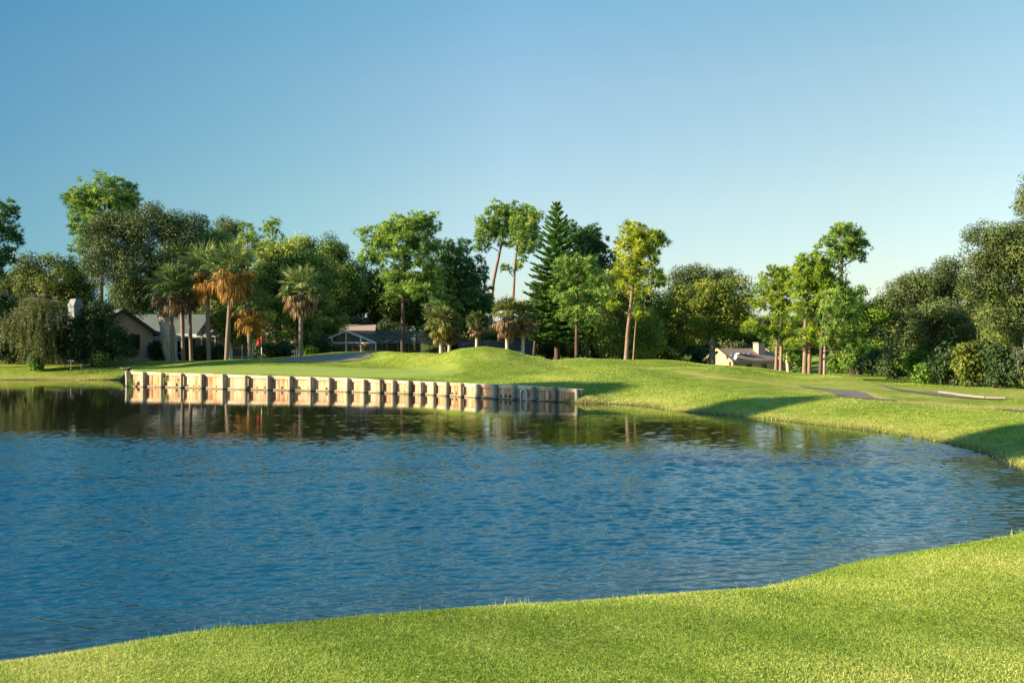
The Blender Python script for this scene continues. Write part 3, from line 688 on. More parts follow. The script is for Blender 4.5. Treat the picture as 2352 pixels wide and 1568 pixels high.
def left_house():
    A = W(279, 709.6, 78); b = math.radians(140); r, _ = house_basis(A, b)
    g = np.array([math.sin(math.radians(40)), math.cos(math.radians(40)), 0]); zg = .8; Z = np.array([0, 0, 1.])
    root = empty('house', (A[0], A[1], zg), 'peach stucco house with grey shingle roof, chimney and a shaded gable beside the dark conifer', 'house')
    gable_roof(root, A, r, g, 3.05, 1.95, 14, MAT['roof_grey'], trim=MAT['dark_trim'])
    w, P, k, ze = gable_wall(root, A, r, g, 3.05, 1.95, 14, zg, MAT['peach'])
    n = -r
    c = A+g*1.1; c[2] = 2.62; window(root, c, g, n, .78, 1.1, MAT['dark_trim'], MAT['glass'])
    for u in (4.2, 7.5):
        q = A+r*u-g*k; c = np.array([q[0], q[1], 2.2]); window(root, c, r, -g, 1.3, 1.2, MAT['dark_trim'], MAT['glass'])
    v = Geo(); c = A+g*.05-r*-.0; c = np.array([c[0], c[1], A[2]-.8]); v.cbox(c+n*.03, g*.45, n*.06, Z*.5); v.build('gable_vent', MAT['beige'], root)
    ch = Geo(); q = A+r*1.25-g*(k+.36); bx = np.array([q[0], q[1], zg]); top = 5.9
    cb = Geo(); cb.cbox(bx+Z*(1.7/2), r*1.5, g*.72, Z*1.7); cb.build('chimney_base', MAT['peach'], root); ch.cbox(bx+Z*(1.7+(top-.55-zg-1.7)/2), r*.95, g*.70, Z*(top-.55-zg-1.7))
    o = ch.build('chimney', MAT['grey_chim'], root)
    cp = Geo(); t = bx+Z*(top-.55-zg); B = [t+r*sx*.52+g*sy*.42 for sx, sy in ((-1, -1), (1, -1), (1, 1), (-1, 1))]; T = [t+Z*.55+r*sx*.44+g*sy*.2 for sx, sy in ((-1, -1), (1, -1), (1, 1), (-1, 1))]
    cp.add(B+T, [[3, 2, 1, 0], [4, 5, 6, 7], [0, 1, 5, 4], [1, 2, 6, 5], [2, 3, 7, 6], [3, 0, 4, 7]]); cp.build('chimney_cap', MAT['grey_chim'], o)
    # the porch wing to the right: ridge along x
    x0, x1, ye, yr = -31.0, -25.9, 81.8, 85.6; ez, rz = 3.3, 4.98
    ro = Geo()
    ro.slab([(x0, ye, ez), (x1, ye, ez), (x1, yr, rz), (x0-2, yr, rz)], .14); ro.slab([(x0-2, yr, rz), (x1, yr, rz), (x1, yr+4, ez), (x0, yr+4, ez)], .14)
    ro.build('roof', MAT['roof_grey'], root)
    wg = Geo(); wg.quad((x0, 84.2, zg), (x1, 84.2, zg), (x1, 84.2, 3.95), (x0, 84.2, 3.95)); wg.add([(x1-.3, ye+.5, zg), (x1-.3, yr+3.6, zg), (x1-.3, yr+3.6, 3.2), (x1-.3, yr, 4.8), (x1-.3, ye+.5, 3.2)], [[0, 1, 4, 4]][:0] or [[0, 1, 2, 4]]); wg.add([(x1-.3, yr+3.6, 3.2), (x1-.3, yr, 4.8), (x1-.3, ye+.5, 3.2)], [[0, 1, 2]])
    wg.build('wall', MAT['beige'], root)
    fa = Geo(); fa.box((x0+1.2, ye-.10, ez-.36), (x1-x0-1.2, 0, 0), (0, .09, 0), (0, 0, .33)); fa.box((x0+1.3, ye+.2, 2.72), (2.3, 0, 0), (0, .1, 0), (0, 0, .2)); fa.build('gutter', MAT['white'], root)
    # screened porch running on to the right
    pr = empty('porch_dummy', (0, 0, 0), None, None); bpy.data.objects.remove(pr)
    fr = Geo(); yp = 81.0; zt = CAMZ-(773-784)*yp/F; X = lambda px: (px-1176)/F*yp
    for px in (401, 404.5): fr.box((X(px)-.04, yp, zg), (.08, 0, 0), (0, .08, 0), (0, 0, zt-zg+.1))
    for px in (463, 494, 528, 556, 580): fr.box((X(px)-.035, yp, zg), (.07, 0, 0), (0, .07, 0), (0, 0, zt-zg))
    fr.box((X(420), yp-.004, zt-.03), (X(582)-X(420), 0, 0), (0, .09, 0), (0, 0, .09)); fr.box((X(463), yp-.004, 1.35), (X(582)-X(463), 0, 0), (0, .06, 0), (0, 0, .05))
    for px in (463, 494, 556): fr.beam((X(px), yp+.04, zt), (X(px)+.4, yp+3.2, zt+.75), .06, .06)
    fr.build('porch_frame', MAT['white'], root)
    sc = Geo(); sc.quad((X(420), yp+.03, zg), (X(582), yp+.03, zg), (X(582), yp+.03, zt), (X(420), yp+.03, zt)); sc.build('porch_screen', MAT['screen'], root)
    dw = Geo(); dw.box((X(582), yp+3.4, zg), (-(X(582)-x1)+.0, 0, 0), (0, .1, 0), (0, 0, 2.6)); dw.build('porch_wall', MAT['beige'], root)
    d = Geo(); dx0, dx1 = X(405.5), X(420.5)
    for s in (dx0, dx1-.08): d.box((s, yp-.03, zg), (.08, 0, 0), (0, .06, 0), (0, 0, 2.0))
    for h, t in ((1.92, .12), (.9, .06), (.0, .15)): d.box((dx0+.08, yp-.028, zg+h), (dx1-dx0-.16, 0, 0), (0, .055, 0), (0, 0, t))
    do = d.build('door', MAT['white'], root); p = Geo(); p.box((dx0+.06, yp-.005, zg+.1), (dx1-dx0-.12, 0, 0), (0, .02, 0), (0, 0, 1.85)); p.build('pane', MAT['glass'], do)
left_house()
def far_left_house():
    A = W(40, 716, 92); r = np.array([-1., 0, 0]); g = np.array([0, 1., 0]); zg = .9
    root = empty('house', (A[0], A[1], zg), 'low brown roofed house at the left edge half hidden by the weeping tree', 'house')
    gable_roof(root, A, r, g, 4.2, 2.0, 16, MAT['roof_brown'], trim=MAT['dark_trim']); w, P, k, ze = gable_wall(root, A, r, g, 4.2, 2.0, 16, zg, MAT['dark_trim'])  # shade put into the wall colour to dim this house
    for u in (2, 5.5): c = P(u, -k, 2.2); window(root, c, r, -g, 1.4, 1.2, MAT['white'], MAT['glass'])
far_left_house()
def middle_house():
    A = W(760, 745.5, 94); r = unit(np.array([1., .08, 0])); g = np.array([-r[1], r[0], 0]); zg = .3
    root = empty('house', (A[0], A[1], zg), 'beige house with a sunlit tan roof just behind the pool enclosure', 'house')
    gable_roof(root, A-r*6.4, r, g, 4.6, 1.75, 10.3, MAT['roof_tan'], trim=MAT['dark_trim']); w, P, k, ze = gable_wall(root, A-r*6.4, r, g, 4.6, 1.75, 10.3, zg, MAT['beige'])
    for u in (2, 5, 8): window(root, P(u, -k, 1.6), r, -g, 1.5, 1.2, MAT['white'], MAT['glass'])
middle_house()
def cage():
    c = math.radians(40); gd = np.array([-math.cos(c), math.sin(c), 0])*1.0; gd = np.array([-.766, .643, 0]); ld = np.array([.643, .766, 0]); Z = np.array([0, 0, 1.])
    C = W(863, 787, 80); zg = .35; we, L, rise = 7.2, 8.6, .98; ez = C[2]
    root = empty('pool_enclosure', (C[0], C[1], zg), 'dark screened pool enclosure with a pale gable frame behind the mound', 'pool enclosure')
    def P(v, u, h): q = C+gd*v+ld*u; return np.array([q[0], q[1], h])
    f = Geo(); b_ = .10
    for v in (0, 1.8, 3.6, 5.4, 7.2): f.beam(P(v, 0, zg), P(v, 0, ez+rise*(1-abs(v-3.6)/3.6)), b_, b_)
    f.beam(P(0, 0, ez), P(7.2, 0, ez), b_, .12); f.beam(P(0, 0, ez), P(3.6, 0, ez+rise), b_, .13); f.beam(P(7.2, 0, ez), P(3.6, 0, ez+rise), b_, .13)
    f.build('gable_frame', MAT['cream_alu'], root)
    s = Geo()
    for u in np.linspace(1.2, L, 7): s.beam(P(0, u, zg), P(0, u, ez), .07, .07); s.beam(P(7.2, u, zg), P(7.2, u, ez), .07, .07); s.beam(P(0, u, ez), P(3.6, u, ez+rise), .06, .06); s.beam(P(7.2, u, ez), P(3.6, u, ez+rise), .06, .06)
    for v, h in ((0, ez), (7.2, ez), (3.6, ez+rise), (1.8, ez+rise/2), (0, 1.1)): s.beam(P(v, .05, h), P(v, L, h), .08, .08)
    s.build('side_frame', MAT['alu'], root)
    k = Geo(); e = .02
    k.quad(P(0, 0, ez+e), P(0, L, ez+e), P(3.6, L, ez+rise+e), P(3.6, 0, ez+rise+e)); k.quad(P(3.6, 0, ez+rise+e), P(3.6, L, ez+rise+e), P(7.2, L, ez+e), P(7.2, 0, ez+e))
    k.build('roof_screen', MAT['screen'], root)
    k = Geo(); k.quad(P(0, e, zg), P(7.2, e, zg), P(7.2, e, ez), P(0, e, ez)); k.add([P(0, e, ez), P(7.2, e, ez), P(3.6, e, ez+rise)], [[0, 1, 2]]); k.quad(P(e, 0, zg), P(e, L, zg), P(e, L, ez), P(e, 0, ez))
    k.build('wall_screen', MAT['screen'], root)
cage()
def slate_house():
    A = W(1062, 781, 92); r = unit(np.array([1., .1, 0])); g = np.array([-r[1], r[0], 0]); zg = .2
    root = empty('house', (A[0], A[1], zg), 'low house with a dark brown roof showing between palm trunks behind the mound', 'house')
    gable_roof(root, A, r, g, 3.2, 1.4, 6.0, MAT['roof_blue'], trim=MAT['dark_trim']); w, P, k, ze = gable_wall(root, A, r, g, 3.2, 1.4, 6.0, zg, MAT['beige'])
    for u in (1.5, 4.5): window(root, P(u, -k, 1.3), r, -g, 1.2, .9, MAT['white'], MAT['glass'])
slate_house()
def right_house():
    A = W(1652, 800, 105); n = np.array([-.87, -.493, 0]); r = -n; gd = np.array([.493, -.87, 0]); zg = -1.3; Z = np.array([0, 0, 1.])
    root = empty('house', (A[0], A[1], zg), 'small cream stucco house with brown roof, chimney and dish beyond the fairway hill', 'house')
    gable_roof(root, A, r, gd, 2.3, 1.25, 6.2, MAT['roof_brown'], over=.3, th=.1, trim=MAT['cream']); w, P, k, ze = gable_wall(root, A, r, gd, 2.3, 1.25, 6.2, zg, MAT['cream'], .08)
    for u, ww in ((2.2, .75), (4.3, .75)): window(root, P(u, k, -.1), r, gd, ww, .85, MAT['cream'], MAT['glass'])
    g_ = Geo(); c = P(0, -.3, -.25); th = np.linspace(0, PI, 9); V = [c+n*.03]+[c+n*.03+gd*.35*math.cos(q)+Z*.35*math.sin(q) for q in th]
    g_.add(V, [[0, i, i+1] for i in range(1, 9)]); g_.build('arched_vent', MAT['glass'], root)
    ch = Geo(); q = A+r*4.9+gd*.75; ch.cbox((q[0], q[1], 1.65), r*.95, gd*.8, Z*1.7); o = ch.build('chimney', MAT['tan_chim'], root)
    cp = Geo(); cp.cbox((q[0], q[1], 2.55), r*1.08, gd*.93, Z*.12); cp.build('chimney_cap', MAT['dark_trim'], o)
    ds = Geo(); c = A+r*.25+gd*1.9; c[2] = 1.05; nn = unit(np.array([-.5, -.8, .35])); a = unit(np.cross(nn, Z)); b2 = np.cross(a, nn); V = [c-nn*.06]; m = 16
    for q in range(m): th = 2*PI*q/m; V.append(c+a*.38*math.cos(th)+b2*.38*math.sin(th))
    ds.add(V, [[0, 1+i, 1+(i+1) % m] for i in range(m)]); ds.tube([c-nn*.06, c-nn*.1-Z*.45], [.03, .03], 6); ds.tube([c-nn*.05-b2*.3, c+nn*.35], [.015, .015], 5); ds.build('satellite_dish', MAT['metal_grey'], root)
    v = Geo()
    for u, w_ in ((1.7, .5), (2.4, .3), (2.9, .45)):
        q = A+r*u+gd*(1.0+.12*u); q[2] = A[2]-1.25*(1.0+.12*u)/2.3+.12; v.cbox(q, r*.5, gd*w_, Z*.14)
    v.build('roof_vent', MAT['metal_grey'], root)
    lo = Geo(); q = P(6.2, k, 0); lo.slab([q+Z*.35, q+r*2.4+Z*.35, q+r*2.4-gd*2.6+Z*.95, q-gd*2.6+Z*.95], .1); lo.build('roof', MAT['roof_brown'], root)
    lw = Geo(); q = P(6.25, k-.15, zg); lw.box(q, r*2.1, -gd*2.3, Z*1.6); lw.build('wall', MAT['cream'], root)
right_house()

# ------------------------------------------------------------------ the trees one can tell apart, from left to right
PN = 'tall pines'
pine('pine_tree', 'dark shaded pine cut off by the left edge of the picture', [(-25, 520, 60, 45), (10, 490, 42, 36), (28, 545, 32, 32), (-20, 600, 60, 50), (15, 585, 34, 20), (-60, 560, 60, 80)], 72,
     [(-60, 835, .32), (-50, 650, .26), (-30, 500, .1)], 'pine_d', 11, group=PN)
pine('pine_tree', 'tallest pine with a broad domed crown rising behind the big oak at left', [(240, 437, 72, 44), (195, 460, 46, 46), (278, 455, 44, 48), (170, 500, 26, 40), (215, 515, 52, 36), (182, 575, 26, 34), (265, 500, 54, 46), (240, 470, 80, 50), (205, 545, 50, 40), (300, 475, 30, 40), (165, 450, 22, 30)], 96,
     [(232, 835, .42), (233, 640, .36), (240, 520, .25), (243, 430, .1)], 'pine', 12, group=PN, twigs=150, puff=.7)
broad('tree', 'round dark magnolia like tree left of the tall pine', [(130, 640, 75, 68), (85, 680, 50, 60), (180, 690, 50, 60), (60, 610, 28, 30), (120, 720, 90, 60)], 92, [(130, 835, .3), (132, 740, .25), (130, 660, .15)], 'magnolia', 13, leaf=.3, clump=1.0)
broad('live_oak', 'big grey green live oak with pale forked trunk behind the left palms', [(285, 545, 85, 62), (340, 520, 80, 50), (410, 545, 62, 58), (450, 520, 34, 36), (240, 600, 55, 60), (320, 620, 80, 60), (400, 610, 50, 50), (300, 680, 50, 42), (255, 520, 40, 36)], 79,
      [(398, 832, .40), (388, 800, .62), (386, 758, .58), (380, 738, .5), (362, 690, .3), (345, 600, .18), (340, 540, .1)], 'oak', 14, bark='bark_pale', leaf=.22, clump=.85, lim=.8, twigs=140, inner=.85)
for k_, (a_, b_, lab) in enumerate([((500, 560, 48, 42), 100, 'yellow green rounded treetop behind the orange skirted palms'), ((530, 525, 36, 28), 106, 'small dark oak top on the skyline behind the yellow green tree')]):
    broad('tree', lab, [a_, (a_[0]-15, a_[1]+60, 55, 60), (a_[0]+20, a_[1]+140, 60, 90)], b_, [(a_[0], 830, .25), (a_[0], a_[1]+60, .2), (a_[0], a_[1], .1)], ['laurel', 'oak'][k_], 20+k_, leaf=.26, clump=.9, tip=.3)
pine('pine_tree', 'bright young pine top left of two beside the dark oak top', [(568, 540, 32, 38), (560, 585, 42, 32)], 92, [(566, 830, .2), (567, 600, .14), (568, 510, .05)], 'pine_b', 23, group=PN, droop=.35, puff=.75)
pine('pine_tree', 'bright young pine top with drooping needles above the centre left trees', [(624, 520, 28, 26), (628, 560, 44, 36), (655, 570, 28, 34), (600, 575, 24, 28)], 92, [(627, 830, .24), (627, 600, .16), (625, 505, .05)], 'pine_b', 24, group=PN, droop=.3, puff=.75)
LR = 'pale tipped broadleaf trees'
broad('tree', 'pale tipped broadleaf tree standing between the orange skirted palms and the lone palm', [(640, 600, 40, 40), (612, 590, 30, 46), (670, 590, 34, 34), (640, 660, 60, 60), (600, 660, 40, 60), (620, 740, 70, 60)], 84, [(640, 830, .25), (640, 700, .2), (640, 600, .1)], 'laurel', 25, leaf=.26, clump=.75, tip=.55, group=LR, lo=.6)
broad('tree', 'pale tipped broadleaf tree rising behind the lone palm', [(690, 580, 40, 44), (720, 640, 60, 56), (690, 690, 60, 60), (740, 745, 60, 60), (700, 760, 50, 50)], 86, [(705, 830, .25), (705, 700, .2), (700, 600, .1)], 'laurel', 26, leaf=.26, clump=.75, tip=.5, group=LR, lo=.6)
broad('tree', 'dark green broadleaf tree on the skyline left of the big centre pine', [(745, 580, 48, 44), (785, 600, 40, 40), (770, 650, 70, 60), (745, 725, 50, 50), (812, 640, 30, 40), (790, 690, 40, 40)], 90, [(765, 830, .3), (765, 700, .22), (760, 600, .1)], 'laurel', 27, leaf=.26, clump=.9, tip=.1)
pine('pine_tree', 'big wide crowned pine with a straight dark trunk at the left of the mound', [(925, 530, 70, 46), (945, 515, 60, 32), (855, 545, 46, 28), (880, 575, 56, 38), (985, 520, 34, 40), (960, 590, 60, 46), (900, 625, 46, 34), (985, 640, 46, 46), (850, 590, 28, 24), (935, 560, 70, 44), (955, 660, 60, 36), (905, 670, 40, 26), (1000, 570, 28, 34), (885, 530, 46, 28)], 73,
     [(925, 808, .30), (926, 690, .27), (930, 600, .2), (938, 520, .08)], 'pine', 28, bark='bark_dark', group=PN, twigs=200, width=.045)
pine('pine_tree', 'dense dark pine with a low full crown over the short yellow palms', [(1045, 585, 52, 44), (1020, 625, 52, 44), (1075, 630, 54, 54), (1100, 690, 44, 44), (1040, 690, 70, 44), (1010, 730, 40, 24), (1075, 740, 40, 26), (1120, 700, 26, 30)], 76,
     [(1023, 809, .30), (1026, 700, .26), (1036, 600, .16), (1040, 550, .06)], 'pine_d', 29, bark='bark_dark', group=PN, needles=95, dens=1.15)
pine('pine_tree', 'tall pine with bare forked limbs and a leaning trunk against the sky', [(1150, 505, 46, 36), (1120, 520, 34, 34), (1190, 510, 44, 40), (1165, 545, 44, 26), (1110, 560, 26, 24), (1215, 540, 28, 40), (1180, 490, 44, 30), (1140, 485, 32, 26), (1205, 505, 34, 36), (1125, 535, 34, 30)], 97,
     [(1120, 830, .36), (1131, 655, .32), (1143, 600, .28), (1152, 560, .2), (1160, 510, .08)], 'pine', 30, group=PN, twigs=110, lo=.5)
pine('pine_tree', 'slender pine with bare lower trunk rising straight above the skirted palms', [(1205, 520, 40, 40), (1222, 500, 28, 30), (1215, 560, 36, 34), (1165, 615, 26, 14), (1195, 605, 16, 26), (1190, 570, 20, 20)], 92,
     [(1174, 830, .28), (1178, 700, .25), (1183, 600, .2), (1196, 520, .07)], 'pine', 31, group=PN, twigs=90)
def norfolk():
    rng = np.random.default_rng(32); Y = 82; gT, gC = Geo(), Geo()
    b = W(1280, 826, Y); b[2] = gz(b[0], b[1])-.1; t = W(1278, 466, Y); P = bez(b, t, np.array([0, 0, 0]), 16); gT.tube(P, np.linspace(.26, .02, 16), 8)
    H = t[2]-b[2]; h = .35; k = 0
    def branch(a, d, L, tint):
        e = a+d*L+np.array([0, 0, .12*L]); B = bez(a, e, np.array([0, 0, -.10*L]), 7); gT.tube(B, np.linspace(.045, .012, 7), 4, cap=False)
        m = int(L/.085); f = np.linspace(.08, 1, m); q = np.stack([np.interp(f, np.linspace(0, 1, 7), B[:, j]) for j in range(3)], 1)
        side = unit(np.cross(d, [0, 0, 1.]))
        for s in (-1, 1):
            D = unit(d*.75+side*s*.8+np.array([0, 0, .32])+rng.normal(size=(m, 3))*.1); l = np.minimum(.62, .25+.4*L*.5)*(1-.55*f)*rng.uniform(.8, 1.2, m)
            for w_ in range(3): blades(gC, q, unit(D+rng.normal(size=(m, 3))*.15), l*1.2, .14, tint+rng.normal(0, .08, m), rng)
        blades(gC, q, unit(d+np.array([0, 0, .7])+rng.normal(size=(m, 3))*.25), .3*np.ones(m), .10, tint+rng.normal(0, .08, m), rng)
    while h < H*.86:
        f = h/H; R = np.interp(f, [0, .1, .3, .55, 1], [.25, .8, 1.75, 2.3, 2.4]); c = t-np.array([0, 0, h]); n = 7
        for i in range(n):
            a = 2*PI*i/n+k*.45+rng.normal(0, .1); up = np.interp(f, [0, .12, .4, 1], [1.1, .55, .18, -.05]); d = unit(np.array([math.cos(a), math.sin(a), up])); branch(c, d, R*rng.uniform(.85, 1.1), rng.normal(.5, .1))
        h += np.interp(f, [0, .3, 1], [.44, .50, .48]); k += 1
    # second, leaning stem
    b2 = W(1225, 826, Y-1); b2[2] = gz(b2[0], b2[1])-.1; t2 = W(1262, 600, Y-1); P2 = bez(b2, t2, np.array([-.5, 0, .3]), 12); gT.tube(P2, np.linspace(.16, .03, 12), 7)
    for j in range(3, 12):
        for i in range(6):
            a = 2*PI*i/6+j*.5; branch(P2[j], unit(np.array([math.cos(a), math.sin(a), .25])), np.interp(j, [3, 6, 11], [1.7, 1.9, .5])*rng.uniform(.8, 1.1), rng.normal(.5, .1))
    root = empty('norfolk_pine', b, 'spire shaped Norfolk pine with tiers of feathery branches in the middle', 'pine'); gT.build('trunk', MAT['bark_dark'], root, True); gC.build('crown', MAT['norfolk'], root)
norfolk()
pine('pine_tree', 'dark blue green pine just behind the right side of the Norfolk pine', [(1350, 555, 40, 40), (1325, 540, 30, 30), (1375, 590, 26, 50), (1340, 610, 54, 44), (1395, 620, 34, 60), (1365, 550, 40, 36), (1380, 680, 40, 60), (1310, 530, 30, 34), (1320, 580, 40, 50), (1345, 690, 60, 50)], 95, [(1348, 830, .3), (1350, 650, .24), (1350, 530, .07)], 'pine_d', 33, group=PN)
pine('pine_tree', 'light green pine with pale fanned twigs right of the Norfolk pine', [(1325, 605, 58, 26), (1300, 625, 34, 34), (1360, 630, 44, 34), (1310, 675, 56, 34), (1370, 680, 40, 26), (1330, 720, 60, 34)], 74, [(1324, 822, .27), (1325, 700, .22), (1328, 600, .07)], 'pine', 34, bark='bark_dark', group=PN, lo=.5)
pine('pine_tree', 'bright yellow green pine standing alone with a long straight trunk', [(1462, 535, 44, 28), (1455, 570, 44, 34), (1425, 560, 28, 22), (1500, 560, 34, 36), (1520, 548, 20, 18), (1430, 620, 34, 24), (1480, 610, 50, 34), (1500, 640, 40, 26), (1445, 655, 34, 22), (1405, 700, 18, 14), (1480, 670, 34, 16), (1478, 722, 22, 12), (1450, 610, 50, 34), (1470, 560, 60, 36)], 66,
     [(1437, 828, .25), (1442, 760, .23), (1450, 690, .2), (1458, 600, .15), (1464, 530, .06)], 'pine_y', 35, group=PN, puff=.55, lo=.55, twigs=130, dens=.85)
pine('pine_tree', 'thin reddish young pine trunk just right of the bright yellow green pine', [(1462, 715, 18, 18)], 69, [(1453, 827, .11), (1458, 770, .09), (1463, 715, .04)], 'pine_b', 36, group=PN)
broad('tree', 'yellow green bushy tree behind the bright pine trunk', [(1420, 720, 40, 56), (1400, 780, 40, 46), (1470, 740, 40, 50), (1440, 690, 40, 40), (1490, 790, 40, 40)], 80, [(1430, 830, .16), (1430, 760, .12), (1430, 700, .07)], 'maple', 37, leaf=.24, clump=.7)
broad('oak_tree', 'dark far oak tops on the skyline above the spreading sycamore', [(1580, 640, 46, 32), (1620, 635, 46, 28), (1665, 640, 34, 30), (1560, 700, 60, 60), (1650, 700, 60, 60)], 120, [(1615, 830, .3), (1615, 700, .2), (1615, 640, .1)], 'oak', 38, leaf=.32, clump=1.2)
broad('tree', 'spreading leafy tree with pale forking branches beside the cream house', [(1640, 680, 78, 46), (1590, 700, 60, 46), (1690, 690, 50, 52), (1540, 720, 44, 40), (1600, 750, 60, 36), (1700, 745, 40, 36), (1660, 740, 50, 40), (1510, 755, 34, 26)], 84,
      [(1635, 838, .3), (1636, 790, .27), (1632, 745, .2), (1636, 690, .1)], 'maple', 39, bark='bark_grey', leaf=.27, clump=.85, lo=.6, twigs=120, lim=.45, inner=.8)
YP = 'yellow green pines on the hillside'
pine('pine_tree', 'left pine of the hillside clump with a thin pale trunk', [(1775, 645, 34, 38), (1790, 625, 36, 26), (1760, 700, 42, 30), (1740, 745, 40, 26), (1790, 720, 40, 34), (1800, 670, 34, 40), (1765, 765, 30, 20), (1800, 760, 34, 26), (1770, 670, 40, 34)], 60, [(1782, 852, .17), (1786, 740, .14), (1790, 620, .04)], 'pine_b', 40, group=YP, puff=.46, width=.042, twigs=110, lo=.45)
pine('pine_tree', 'second slim pine of the hillside clump beside the first trunk', [(1800, 700, 26, 26), (1800, 640, 26, 24)], 60.6, [(1793, 853, .18), (1795, 740, .15), (1799, 640, .04)], 'pine_b', 41, group=YP, puff=.46, width=.042, bark='bark_pine')
pine('pine_tree', 'largest bright pine of the hillside clump with long twin looking trunk', [(1870, 625, 50, 36), (1855, 600, 36, 24), (1890, 650, 44, 40), (1840, 660, 34, 34), (1900, 700, 46, 34), (1850, 715, 46, 30), (1920, 740, 38, 32), (1830, 790, 34, 16), (1905, 605, 28, 24), (1870, 680, 54, 40), (1880, 760, 50, 26), (1930, 680, 34, 36), (1838, 620, 30, 26), (1900, 785, 34, 20)], 58,
     [(1848, 860, .24), (1849, 760, .2), (1853, 680, .15), (1866, 600, .04)], 'pine_b', 42, group=YP, puff=.46, width=.042, twigs=170, lo=.45, dens=1.1)
pine('pine_tree', 'pine with a reddish trunk touching the largest bright pine on the hillside', [(1905, 660, 44, 38), (1880, 740, 44, 30), (1920, 715, 36, 30)], 58.7, [(1858.5, 860, .2), (1860, 760, .17), (1875, 690, .06)], 'pine_b', 43, group=YP, puff=.46, width=.042)
pine('pine_tree', 'right pine of the hillside clump with mossy dark trunks and a drooping side limb', [(1935, 700, 36, 46), (1945, 765, 40, 30), (1960, 790, 38, 22), (1915, 780, 38, 24), (1985, 805, 22, 12), (1955, 730, 30, 34), (1893, 735, 38, 40, -1.1), (1897, 690, 34, 38, -1.0)], 57, [(1884, 861, .2), (1886, 800, .18), (1890, 740, .14), (1898, 670, .05)], 'pine', 44, bark='bark_dark', group=YP, puff=.46, width=.042)
pine('pine_tree', 'dark slim pine trunk with peeling moss next to the right hillside pine', [(1925, 745, 22, 22)], 57.6, [(1893.5, 861, .16), (1894, 800, .15), (1899, 745, .07)], 'pine', 45, bark='bark_grey', group=YP)
pine('pine_tree', 'tall far pine with a vine wrapped trunk and a lopsided crown over the hillside clump', [(1937, 548, 50, 44), (1955, 570, 44, 34), (1905, 575, 24, 20), (1965, 565, 30, 34), (1985, 590, 18, 16), (1885, 560, 20, 12), (1940, 530, 34, 24), (1915, 600, 18, 10)], 108, [(1926, 860, .45), (1928, 700, .44), (1932, 620, .36), (1937, 560, .22), (1940, 520, .08)], 'pine', 46, group=PN, lo=.5, twigs=100,
     extra=lambda gT, gC, rng, Y: [leaf_quads(gC, W(1927, y, Y)+rng.normal(size=(26, 3))*np.array([.5, .5, .4]), rdir(rng, 26), .34*np.ones(26), rng.normal(.25, .1, 26), rng) for y in range(596, 680, 9)])
broad('tree', 'glossy green broadleaf tree filling the gap right of the hillside pines', [(1975, 690, 36, 40), (1965, 740, 50, 50), (2010, 720, 26, 40), (1985, 790, 40, 46)], 74, [(1975, 855, .2), (1975, 760, .15), (1975, 700, .08)], 'bush', 47, leaf=.26, clump=.7)
# the woods on the right
broad('live_oak', 'wide brown green live oak rising in the middle of the right woods', [(2090, 670, 66, 46), (2150, 650, 60, 44), (2050, 700, 46, 46), (2120, 730, 80, 56), (2200, 690, 50, 60), (2060, 780, 50, 44), (2180, 620, 36, 24)], 74, [(2110, 868, .35), (2112, 780, .3), (2115, 690, .15)], 'oak_o', 48, leaf=.21, clump=.85, lo=.5)
broad('live_oak', 'olive green oak crown bulging in front of the right woods', [(2110, 760, 60, 60), (2160, 720, 60, 50), (2190, 780, 60, 60), (2080, 810, 50, 40), (2140, 830, 60, 34)], 62, [(2140, 874, .25), (2140, 820, .2), (2140, 750, .12)], 'oak_o', 49, leaf=.19, clump=.72)
broad('live_oak', 'huge silver green live oak hung with moss at the right edge', [(2330, 560, 76, 66), (2270, 560, 56, 66), (2250, 640, 50, 70), (2320, 660, 80, 80), (2400, 520, 80, 80), (2390, 640, 80, 100), (2290, 740, 50, 46), (2360, 740, 60, 40), (2420, 440, 70, 60), (2380, 470, 40, 40), (2450, 560, 60, 120)], 52,
      [(2372, 892, .42), (2368, 800, .36), (2350, 700, .26), (2335, 600, .12)], 'oak_o', 50, bark='bark_grey', leaf=.165, clump=.68, lo=.55, twigs=160, lim=.5, inner=.8)
def moss():
    rng = np.random.default_rng(51); g = Geo()
    for px, py, n in ((2338, 800, 5), (2352, 806, 5), (2378, 780, 6), (2398, 786, 6)):
        for i in range(n):
            a = W(px+rng.normal(0, 5), py+rng.normal(0, 8), 51+rng.normal(0, .4)); L = rng.uniform(.5, 1.25); m = 40
            f = rng.uniform(0, 1, m); P = a+np.stack([rng.normal(0, .05, m)*(1-f*.6), rng.normal(0, .05, m), -f*L], 1)
            blades(g, P, unit(np.array([0, 0, -1.])+rng.normal(size=(m, 3))*.18), rng.uniform(.15, .4, m), .035, rng.normal(.5, .12, m), rng)
    oak = [o for o in COL.objects if o.get('label', '').startswith('huge silver green')][0]
    g.build('hanging_moss', MAT['moss'], oak)
moss()

